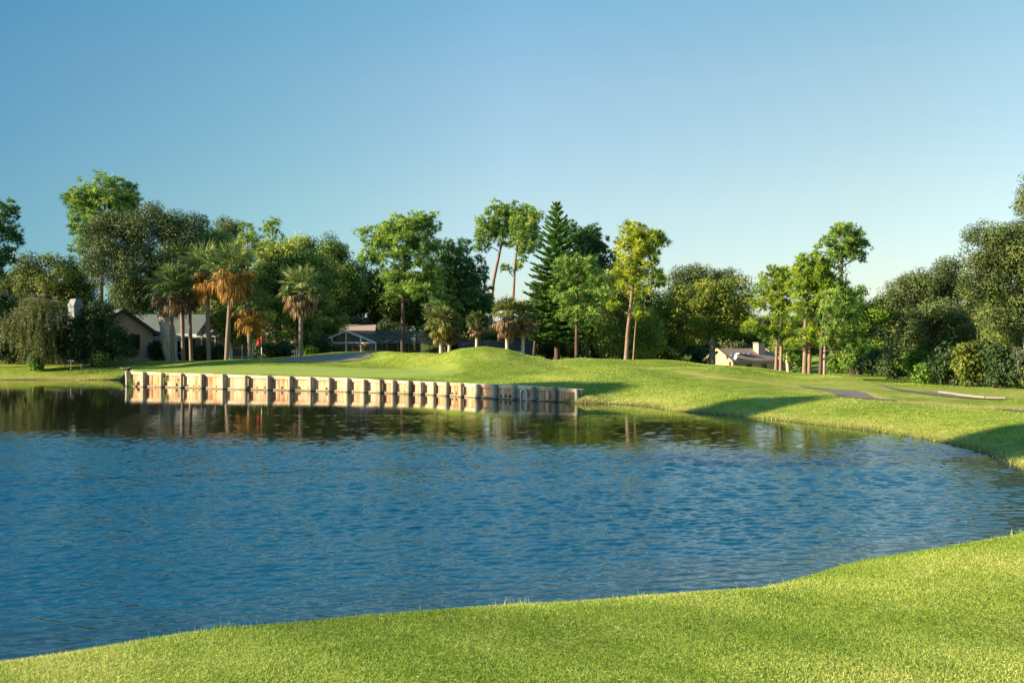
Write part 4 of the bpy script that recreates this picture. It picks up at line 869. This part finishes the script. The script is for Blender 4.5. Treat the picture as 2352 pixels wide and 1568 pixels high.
# ------------------------------------------------------------------ the palms
palm('cabbage palm with a dark shaded skirt in front of the pale oak trunk', (398, 836), (392, 668), 74.5, 62, 60, 'skirt_b', skirt_n=40, r=.17)
palm('tall blue green cabbage palm furthest left behind the shaded skirt palm', (421, 834), (418, 606), 78, 54, 61, 'skirt_b', skirt_n=22, tone=.3, r=.17)
palm('slim cabbage palm whose crown hides behind the shaded skirt palm', (440, 833), (436, 672), 77, 44, 62, 'skirt_b', skirt_n=30, r=.15, tone=.35, bark='bark_palm')
palm('cabbage palm with orange dead fronds left of the pair of orange skirted palms', (480, 831), (474, 622), 75, 62, 63, 'skirt_o', skirt_n=44, skirt_len=1.05)
palm('cabbage palm with the fullest orange skirt and a slightly leaning trunk', (520, 829), (533, 622), 73.5, 66, 64, 'skirt_o', skirt_n=60, skirt_len=1.1)
palm('short cabbage palm with an orange brown skirt left of the flag', (575, 826), (572, 706), 75, 58, 65, 'skirt_o', skirt_n=46, skirt_len=1.0, green_n=18)
palm('lone cabbage palm with silvery fronds standing at the bunker edge', (690, 822), (692, 668), 72, 56, 66, 'skirt_b', skirt_n=44, skirt_len=1.05, tone=.55)
palm('short yellowing cabbage palm with a pale trunk left of the mound', (1014, 812), (1012, 742), 70, 50, 67, 'skirt_y', skirt_n=36, bark='bark_palm_lit', r=.14, group='short cabbage palms behind the mound', size=.8, fan_mat='palm_y')
palm('short cabbage palm with a pale trunk under the dense dark pine', (1029.5, 811), (1032, 752), 71, 42, 68, 'skirt_b', skirt_n=34, bark='bark_palm_lit', r=.13, group='short cabbage palms behind the mound', size=.8, fan_mat='palm_y')
palm('small shaded cabbage palm peeking over the left shoulder of the mound', (1094, 802), (1095, 742), 69, 34, 69, 'skirt_b', skirt_n=30, bark='bark_palm_lit', r=.12, tone=.35, group='short cabbage palms behind the mound', size=.8, fan_mat='palm_y')
palm('short shaggy cabbage palm with tan skirt right behind the mound top', (1165, 803), (1164, 722), 69, 50, 70, 'skirt_b', skirt_n=60, skirt_len=1.2, bark='bark_palm_lit', r=.14, group='short cabbage palms behind the mound', size=.8, fan_mat='palm_y')
palm('short shaggy cabbage palm rightmost of those behind the mound', (1200, 812), (1202, 728), 70, 46, 71, 'skirt_b', skirt_n=56, skirt_len=1.2, bark='bark_palm_lit', r=.14, group='short cabbage palms behind the mound', size=.8, fan_mat='palm_y')

# ------------------------------------------------------------------ smaller plants by the houses
def weeping():
    rng = np.random.default_rng(72); Y = 71.5; gT, gC = Geo(), Geo()
    TP, TR = trunk_curve([(95, 832, .16), (100, 760, .14), (92, 700, .08), (88, 672, .03)], Y); gT.tube(TP, TR, 8)
    for (px, py, rx, n, L0) in ((90, 676, 40, 85, 3.2), (35, 720, 34, 60, 2.4), (118, 735, 34, 80, 2.6), (60, 705, 40, 60, 2.2), (100, 780, 34, 60, 1.6), (138, 700, 16, 24, 1.4)):
        for i in range(n):
            a = W(px+rng.normal(0, rx*.45), py+abs(rng.normal(0, 14)), Y)+np.array([0, rng.normal(0, 1.0), 0])
            j = np.argmin(np.linalg.norm(TP-a, axis=1)+np.maximum(0, TP[:, 2]-a[2])); 
            if i % 4 == 0: gT.tube(bez(TP[j], a, np.array([0, 0, .3]), 5), np.linspace(.035, .01, 5), 4, cap=False)
            L = L0*rng.uniform(.5, 1.0); L = min(L, a[2]-1.1)
            if L < .3: continue
            m = int(L*30); f = np.linspace(0, 1, m); sw = rng.normal(0, .25, 2)
            P = a+np.stack([sw[0]*f**.6, sw[1]*f**.6, -f*L], 1)+rng.normal(0, .03, (m, 3)); base = rng.normal(.45, .14)
            blades(gC, P, unit(rng.normal(size=(m, 3))*.7+np.array([0, 0, -.9])), rng.uniform(.12, .24, m), .055, base+rng.normal(0, .1, m), rng)
    root = empty('weeping_tree', TP[0], 'weeping tree with long hanging strands in front of the left house', 'tree'); gT.build('trunk', MAT['bark_grey'], root, True); gC.build('crown', MAT['willow'], root)
weeping()
broad('conifer_shrub', 'very dark broad conifer bush in front of the peach gable', [(215, 745, 54, 48), (185, 785, 50, 44), (250, 785, 54, 42), (225, 712, 34, 30), (282, 805, 30, 28), (160, 745, 34, 30), (200, 732, 26, 24), (150, 800, 34, 34)], 72.5, [(215, 832, .2), (216, 770, .15), (215, 720, .06)], 'dark', 73, leaf=.2, clump=.55, cat='shrub', up=.1)
def shrub(name, label, px, py_top, py_base, wpx, Y, mat, seed, leaf=.18, clump=.4, group=None, n=4, dens=1.0, cat='shrub', stems=4):
    rng = np.random.default_rng(seed); b = W(px, py_base, Y); b[2] = gz(b[0], b[1]); top = W(px, py_top, Y)[2]; h = max(.3, top-b[2]); w = wpx*Y/F
    gT, gC = Geo(), Geo(); bl = []
    for i in range(n):
        c = b+np.array([rng.uniform(-.6, .6)*w, rng.uniform(-.4, .4)*min(w, 2), h*rng.uniform(.35, .62)]); bl.append((c, np.array([w*.5, min(w, 2)*.5, h*.40])))
    bl.append((b+np.array([0, 0, h*.55]), np.array([w*.55, min(w, 2.2)*.55, h*.45])))
    C = make_broad(bl, None, None, rng, leaf, clump, dens, gT, gC)
    for c in C[rng.permutation(len(C))[:max(stems, 8)]]: gT.tube(bez(b+rng.normal(size=3)*np.array([.15, .15, 0])-np.array([0, 0, .1]), c, np.array([0, 0, h*.1]), 5), np.linspace(.035, .01, 5), 4, cap=False)
    root = empty(name, b, label, cat, group); gT.build('stems', MAT['bark_dark'], root, True); gC.build('foliage', MAT[mat], root); return root
shrub('shrub', 'dark bush under the left edge pine beside the weeping tree', 20, 752, 833, 54, 75, 'dark', 78, leaf=.2, clump=.5, n=6)
shrub('shrub', 'dark bush behind the weeping tree trunk', 118, 752, 832, 40, 74.5, 'dark', 79, leaf=.2, clump=.5, n=6)
shrub('shrub', 'small bright lime bush at the foot of the weeping tree', 82, 805, 833, 20, 71, 'bush', 80, leaf=.2)
shrub('shrub', 'low variegated bush at the foot of the dark conifer', 235, 800, 832, 26, 72, 'laurel', 81, leaf=.16)
shrub('shrub', 'dark rounded bush beside the white porch beam', 362, 782, 832, 22, 79, 'dark', 82, leaf=.18)
shrub('shrub', 'bright yellow green bush beside the lone palm trunk', 712, 795, 822, 22, 76, 'bush', 83, leaf=.2)
DK = 'dark hedge bushes under the palms'
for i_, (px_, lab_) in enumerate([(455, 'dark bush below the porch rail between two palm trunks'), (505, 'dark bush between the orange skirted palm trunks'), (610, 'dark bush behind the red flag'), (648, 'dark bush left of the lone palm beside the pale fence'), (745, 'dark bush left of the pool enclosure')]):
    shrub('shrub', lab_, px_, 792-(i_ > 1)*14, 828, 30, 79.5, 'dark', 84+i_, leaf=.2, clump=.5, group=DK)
broad('small_tree', 'small bare stemmed tree with pale sunlit forked trunk between the palms', [(520, 740, 40, 30), (560, 760, 36, 30), (535, 770, 40, 24)], 77, [(528, 826, .24), (528, 806, .22), (530, 790, .12), (535, 760, .05)], 'laurel', 90, bark='bark_pale', leaf=.2, clump=.55, lim=.35)
broad('small_tree', 'leafy young tree with a pale split trunk among the hillside pines', [(1820, 810, 26, 22), (1812, 780, 24, 24), (1835, 830, 22, 18)], 61.5, [(1811, 857, .12), (1808, 825, .11), (1812, 790, .05)], 'bush', 91, bark='bark_pale', leaf=.2, clump=.5, lim=.2)
RB = 'bushes along the foot of the right woods'
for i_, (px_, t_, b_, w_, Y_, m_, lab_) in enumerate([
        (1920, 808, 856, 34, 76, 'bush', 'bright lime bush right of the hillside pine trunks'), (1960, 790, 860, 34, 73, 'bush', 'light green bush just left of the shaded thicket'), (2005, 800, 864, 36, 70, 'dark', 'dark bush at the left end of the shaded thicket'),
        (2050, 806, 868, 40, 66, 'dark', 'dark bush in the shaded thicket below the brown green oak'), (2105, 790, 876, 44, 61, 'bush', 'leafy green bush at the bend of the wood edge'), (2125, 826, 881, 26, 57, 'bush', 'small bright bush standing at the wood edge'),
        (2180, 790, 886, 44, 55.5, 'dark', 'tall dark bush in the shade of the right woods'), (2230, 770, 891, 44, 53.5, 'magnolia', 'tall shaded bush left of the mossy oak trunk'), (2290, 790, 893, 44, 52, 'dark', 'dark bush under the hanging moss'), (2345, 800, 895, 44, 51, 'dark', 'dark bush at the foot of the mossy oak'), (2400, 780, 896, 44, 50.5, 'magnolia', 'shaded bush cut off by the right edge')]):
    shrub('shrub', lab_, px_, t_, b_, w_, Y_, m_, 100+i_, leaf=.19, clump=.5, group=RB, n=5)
def wall_plant(label, px, py0, py1, Y, seed, n=60, name='weed_plant'):
    rng = np.random.default_rng(seed); a = W(px, py0, Y); b = W(px, py1, Y); g = Geo(); f = rng.uniform(0, 1, n)
    P = b+(a-b)*f[:, None]+rng.normal(size=(n, 3))*np.array([.12, .05, .06]); leaf_quads(g, P, unit(np.array([-.4, -.8, .4])+rng.normal(size=(n, 3))*.5), rng.uniform(.08, .16, n), rng.normal(.6, .15, n), rng)
    for i in range(5): g.tube([b, b+(a-b)*rng.uniform(.4, 1)+rng.normal(size=3)*.08], [.012, .006], 4, .2, cap=False)
    tag(g.build(name, MAT['bush']), label, 'plant')
wall_plant('green weed sprouting beside the third post of the timber wall', 384, 858, 876, 57.0, 120)
wall_plant('yellowish weed tuft at the foot of the leaning first post', 301, 870, 890, 58.6, 121)
def yard_posts():
    for px, lab, T in ((163, 'small pale T shaped yard post on the lawn before the left chimney', True), (187, 'short pale garden stake right of the T shaped yard post', False)):
        b = W(px, 828, 71); b[2] = gz(b[0], b[1])-.05; g = Geo(); g.tube([b, b+np.array([0, 0, .72 if T else .5])], [.035, .035], 8)
        if T: g.cbox(b+np.array([0, 0, .72]), np.array([.42, 0, 0]), np.array([0, .07, 0]), np.array([0, 0, .07]))
        tag(g.build('yard_post', MAT['metal_grey']), lab, 'post')
    root = empty('picket_fence', (-16.6, 83, .8), 'bit of pale picket fence behind the lone palm left of the pool enclosure', 'fence'); g = Geo()
    for i in range(26):
        x = W(600+i*5.0, 800, 83); zb = gz(x[0], 83)-.05; g.box((x[0], 83, zb), (.07, 0, 0), (0, .03, 0), (0, 0, 1.15))
    g.build('pickets', MAT['white'], root); g = Geo(); a = W(598, 0, 83); b = W(728, 0, 83); zb = gz(a[0], 83)
    for h in (.3, .95): g.box((a[0], 83.035, zb+h), (b[0]-a[0], 0, 0), (0, .04, 0), (0, 0, .08))
    g.build('rail', MAT['white'], root)
yard_posts()

# ------------------------------------------------------------------ background trees (one of each kind, copied) and trees beyond the frame that shade it
def proto(name, seed, mat, leaf, clump, kind='broad'):
    """unit-ish tree 10 m tall at the origin"""
    rng = np.random.default_rng(seed); gT, gC = Geo(), Geo(); TP = bez(np.array([0, 0, -.3]), np.array([.2, 0, 8.]), np.array([.3, 0, 0]), 10); TR = np.linspace(.32, .07, 10); gT.tube(TP, TR, 8)
    bl = [(np.array([0, 0, 6.6]), np.array([3.0, 3.0, 2.6]))]
    for i in range(9):
        a = i*2.4+rng.normal(0, .3); h = rng.uniform(1.8, 8.2); q = rng.uniform(1.2, 2.3)*(1.1-abs(h-4.5)/9); bl.append((np.array([math.cos(a)*q, math.sin(a)*q, h]), np.array([1.7, 1.7, 1.5])*rng.uniform(.8, 1.2)))
    make_broad(bl, TP, TR, rng, leaf, clump, 1.0, gT, gC, twigs=60)
    root = empty(name, (0, 0, 0), None, None); gT.build('trunk', MAT['bark_dark'], root, True); gC.build('crown', MAT[mat], root); return root
PROTO = [proto('tree', 200, 'oak', .26, .95), proto('tree', 201, 'magnolia', .27, 1.0), proto('tree', 202, 'laurel', .26, .95)]
USED = set()
def place(k, x, y, h, label, group, wid=1.0, rz=0.0, cat='tree'):
    p = PROTO[k]
    if k in USED:
        r = p.copy(); COL.objects.link(r)
        for ch in list(p.children):
            c = ch.copy(); COL.objects.link(c); c.parent = r
    else: r = p; USED.add(k)
    s = h/10.0; r.location = (x, y, gz(x, y)-.1); r.scale = (s*wid, s*wid, s); r.rotation_euler = (0, 0, rz); tag(r, label, cat, group); return r
BG = 'dark trees of the wood behind the houses'
rb = random.Random(4)
BGT = [(-60, 640, 100, 'far left'), (40, 600, 104, ''), (330, 610, 108, ''), (430, 600, 110, ''), (580, 620, 108, ''), (690, 620, 108, ''), (800, 620, 106, ''), (880, 600, 104, ''), (960, 605, 106, ''), (1040, 600, 104, ''), (1110, 715, 104, ''), (1185, 722, 106, ''), (1262, 640, 104, ''),
       (1315, 590, 108, ''), (1385, 600, 92, ''), (1450, 640, 90, ''), (1520, 680, 90, ''), (1590, 720, 112, ''), (1680, 700, 122, ''), (1750, 715, 124, ''), (1820, 715, 118, ''), (1900, 700, 118, ''), (1985, 690, 110, ''), (2060, 690, 100, ''), (2160, 680, 95, ''), (2260, 660, 85, ''), (2330, 640, 80, '')]
BGL = ['dark tree behind the left edge pine', 'dark tree behind the weeping tree', 'dark tree behind the peach gable', 'dark tree behind the left palms', 'dark tree behind the flag palms', 'dark tree behind the lone palm', 'dark tree left of the tan roof', 'dark tree above the tan roof', 'dark tree behind the big centre pine trunk', 'dark tree behind the dense dark pine', 'low dark tree below the leaning pine',
       'low dark tree behind the slender pine trunk', 'dark tree left of the Norfolk pine foot', 'dark tree right of the Norfolk pine', 'dark tree behind the light green pine', 'dark tree behind the yellow green pine trunk', 'dark tree between the bright pine and the spreading tree', 'dark tree behind the spreading tree', 'dark tree behind the cream house', 'dark tree behind the cream house chimney',
       'dark tree behind the left hillside pines', 'dark tree behind the largest hillside pine', 'dark tree behind the glossy green tree', 'dark tree behind the brown green oak', 'dark tree behind the olive green oak', 'dark tree behind the mossy oak left side', 'dark tree behind the mossy oak trunk']
for i_, ((px_, top_, Y_, _), lab_) in enumerate(zip(BGT, BGL)):
    x_ = (px_-1176)/F*Y_; zt_ = CAMZ-(top_-784)*Y_/F; h_ = (zt_-gz(x_, Y_))*1.06
    place(i_ % 3, x_, Y_, h_, lab_, BG, wid=max(1.0, min(1.9, 6.2/h_*1.2)), rz=rb.uniform(0, 6.28))
# lower second row closing the view under the crowns
LOWX = list(range(-40, 2400, 118))
for i_, px_ in enumerate(LOWX):
    Y_ = 96 if px_ < 1500 else (112 if px_ < 1900 else 84); x_ = (px_-1176)/F*Y_; h_ = 4.6+rb.uniform(-.6, .8)
    place((i_+1) % 3, x_, Y_+rb.uniform(-1, 1), h_, 'low shaded tree in the thicket under the tall trees', 'low thicket trees under the tall trees', wid=1.35, rz=rb.uniform(0, 6.28))
def tall_proto():
    rng = np.random.default_rng(210); gT, gC = Geo(), Geo(); TP = bez(np.array([0, 0, -.3]), np.array([0, 0, 8.4]), np.array([.25, 0, 0]), 10); TR = np.linspace(.14, .06, 10); gT.tube(TP, TR, 8)
    make_broad([(np.array([0, 0, 8.4]), np.array([1.4, 1.4, 1.4])), (np.array([.5, .2, 7.9]), np.array([1., 1., .9])), (np.array([-.5, .1, 7.9]), np.array([1., 1., .9]))], TP, TR, rng, .2, .5, 1.6, gT, gC, twigs=40, inner=2.2, lo=.2)
    root = empty('tree', (0, 0, 0), None, None); gT.build('trunk', MAT['bark_dark'], root, True); gC.build('crown', MAT['oak'], root); return root
PROTO.append(tall_proto())
OFF = [(3, -36.8, 34.6, 14.8, 1.15, 'tall slim tree left of the view shading the end of the timber wall'), (3, -32.2, 25.6, 16.4, .66, 'tall slim tree left of the view whose shadow crosses the far bank'), (3, -32.5, 12.6, 18.2, .78, 'tall slim tree left of the view shading the near right bank'),
       (0, -46, 76.5, 6.6, 1.0, 'shade tree left of the view before the left houses'), (1, -50, 81, 7.5, 1.0, 'shade tree left of the view beside the far left house'), (0, -43.5, 83, 7.0, .9, 'shade tree left of the view behind the edge pine'),
       (1, -45, 62.0, 15.5, .55, 'tall shade tree left of the view whose shadow reaches the sand bunker')]
OFF += [(k_ % 3, x_, y_, h_, 1.1, 'wood edge tree standing beyond the right side of the view') for k_, (x_, y_, h_) in enumerate([(33, 47, 9), (40, 42, 10), (48, 36, 10), (46, 58, 11), (58, 48, 11), (64, 30, 10)])]
for i_, (k_, x_, y_, h_, w_, lab_) in enumerate(OFF):
    place(k_, x_, y_, h_, lab_, 'shade trees left of the view' if x_ < 0 else 'wood edge trees beyond the right side', wid=w_, rz=i_*1.3)

# ------------------------------------------------------------------ grass blades on the near lawn and rough tufts along the shores
def grass():
    rng = np.random.default_rng(300)
    def field(n, xr, yr, L, Wd, cond, up=.75, dist_fall=None):
        x = rng.uniform(*xr, n); y = rng.uniform(*yr, n); z, d, idx = ground_z(x, y, True); keep = cond(x, y, d, idx)
        x, y, z, d = x[keep], y[keep], z[keep], d[keep]; m = len(x); D = unit(rng.normal(size=(m, 3))*np.array([.55, .55, .2])+np.array([0, 0, up]))
        return np.stack([x, y, z-.005], 1), D, d
    g = Geo()
    def patch(P): return .16*np.sin(P[:, 0]*.55+P[:, 1]*.9+1.0)*np.sin(P[:, 1]*.7-.4*P[:, 0])+.16*np.sin(P[:, 0]*1.1+1.3*np.sin(P[:, 1]*.8))+.15*np.sin(P[:, 1]*1.9+P[:, 0]*.6+2)+.10*np.sin(P[:, 0]*4.3+P[:, 1]*3.1)
    def infr(x, y): return (abs(x) < y*.56+.5)
    P, D, d = field(1150000, (-5.2, 8.2), (4.2, 13.6), 0, 0, lambda x, y, d, i: (d > .02) & infr(x, y) & (rng.uniform(size=len(x)) < np.clip(1.25-(y-4.2)/16, .3, 1)))
    m = len(P); t = .42+patch(P)+rng.normal(0, .17, m)+.25*np.exp(-d/.5)
    blades(g, P, D, rng.uniform(.010, .034, m)*(1+1.2*np.exp(-d/.25)), .0030+.00033*P[:, 1], t, rng)
    tag(g.build('grass', MAT['grass']), kind='stuff')
    g = Geo()                                                      # taller seeding stems along the near edge
    P, D, d = field(16000, (-5.2, 7.5), (6.5, 13.2), 0, 0, lambda x, y, d, i: (d > .0) & (d < .45) & infr(x, y), up=1.2); P = P[:900]; D = D[:900]; m = len(P)
    blades(g, P, D, rng.uniform(.04, .09, m), .006, rng.normal(.5, .25, m), rng)
    P2, D2 = P[:45], unit(D[:45]+np.array([0, 0, .5])); blades(g, P2, D2, rng.uniform(.10, .18, len(P2)), .006, rng.normal(.5, .2, len(P2)), rng)
    tag(g.build('grass', MAT['weed']), kind='stuff')
    g = Geo()
    P, D, d = field(60000, (-5.2, 8.2), (4.2, 13.4), 0, 0, lambda x, y, d, i: (d > .15) & infr(x, y)); P = P[(patch(P)+rng.normal(0, .12, len(P)) > .16)][:9000]; m = len(P)
    D = unit(rng.normal(size=(m, 3))*np.array([1, 1, .12])+np.array([0, 0, .15])); blades(g, P+np.array([0, 0, .012]), D, rng.uniform(.015, .04, m), .0045, rng.normal(.95, .12, m), rng)   # dry clippings
    cx, cd, ci = field(5000, (-5.2, 7.6), (6.6, 13.2), 0, 0, lambda x, y, d, i: (d > .02) & (d < .5) & infr(x, y))
    cx = cx[(np.sin(cx[:, 0]*2.3)+np.sin(cx[:, 0]*5.1+1)+rng.normal(0, .5, len(cx)) > .9)][:170]
    for c in cx:
        q = int(rng.integers(14, 34)); P = c+rng.normal(size=(q, 3))*np.array([.06, .05, 0]); blades(g, P, unit(rng.normal(size=(q, 3))*np.array([.5, .5, .15])+np.array([0, 0, .8])), rng.uniform(.04, .10, q), .007, rng.normal(rng.uniform(.3, .7), .12, q), rng)
    tag(g.build('grass', MAT['grass']), kind='stuff')
    g = Geo()                                                      # rough grass on the far banks
    def vis(x, y): return (abs(x) < y*.54+1) & (y > 17)
    P, D, d = field(420000, (-30, 20), (17, 72), 0, 0, lambda x, y, d, i: (d > .03) & (d < 4.5) & (i >= NWALL) & (i != LASTSEG) & vis(x, y) & (rng.uniform(size=len(x)) < np.exp(-d/2.2)+.08))
    m = len(P); t = .45+patch(P*.5)+rng.normal(0, .15, m)+.22*np.exp(-d/.8); blades(g, P, D, rng.uniform(.03, .075, m)*(1+.8*np.exp(-d/.3)), .012+.0004*P[:, 1], t, rng)
    tag(g.build('grass', MAT['grass']), kind='stuff')
    g = Geo()                                                      # short turf of the fairway and the hillsides
    P, D, d = field(520000, (-16, 26), (30, 68), 0, 0, lambda x, y, d, i: (d > 1.0) & vis(x, y) & ((((x+13.0)/10.5)**2+((y-(59.5-.40*(x+13)))/5.6)**2 > .98)) & (rng.uniform(size=len(x)) < .55))
    P = P[(line_dist(P[:, 0], P[:, 1], PATHW) > 1.5)]; keep = ~((P[:, 0] > 9) & (P[:, 1] > 33) & (P[:, 1] < 50)); P, D = P[keep], unit(D[:len(keep)][keep] if len(D) == len(keep) else rng.normal(size=(int(keep.sum()), 3))*np.array([.55, .55, .2])+np.array([0, 0, .75])); m = len(P)
    blades(g, P, D, rng.uniform(.025, .055, m), .035, .42+patch(P*.4)+rng.normal(0, .16, m), rng); tag(g.build('grass', MAT['grass']), kind='stuff')
    g = Geo()                                                      # lip of grass over the timber wall
    P, D, d = field(200000, (-24, 4), (41, 61), 0, 0, lambda x, y, d, i: (d > .22) & (d < 1.1) & ((i < NWALL)) ); m = len(P)
    blades(g, P, D, rng.uniform(.03, .08, m)*(1+.8*(np.sin(P[:, 0]*1.7)+np.sin(P[:, 0]*4.1) > .9)), .03, .45+patch(P*.5)+rng.normal(0, .12, m), rng); tag(g.build('grass', MAT['grass']), kind='stuff')
grass()
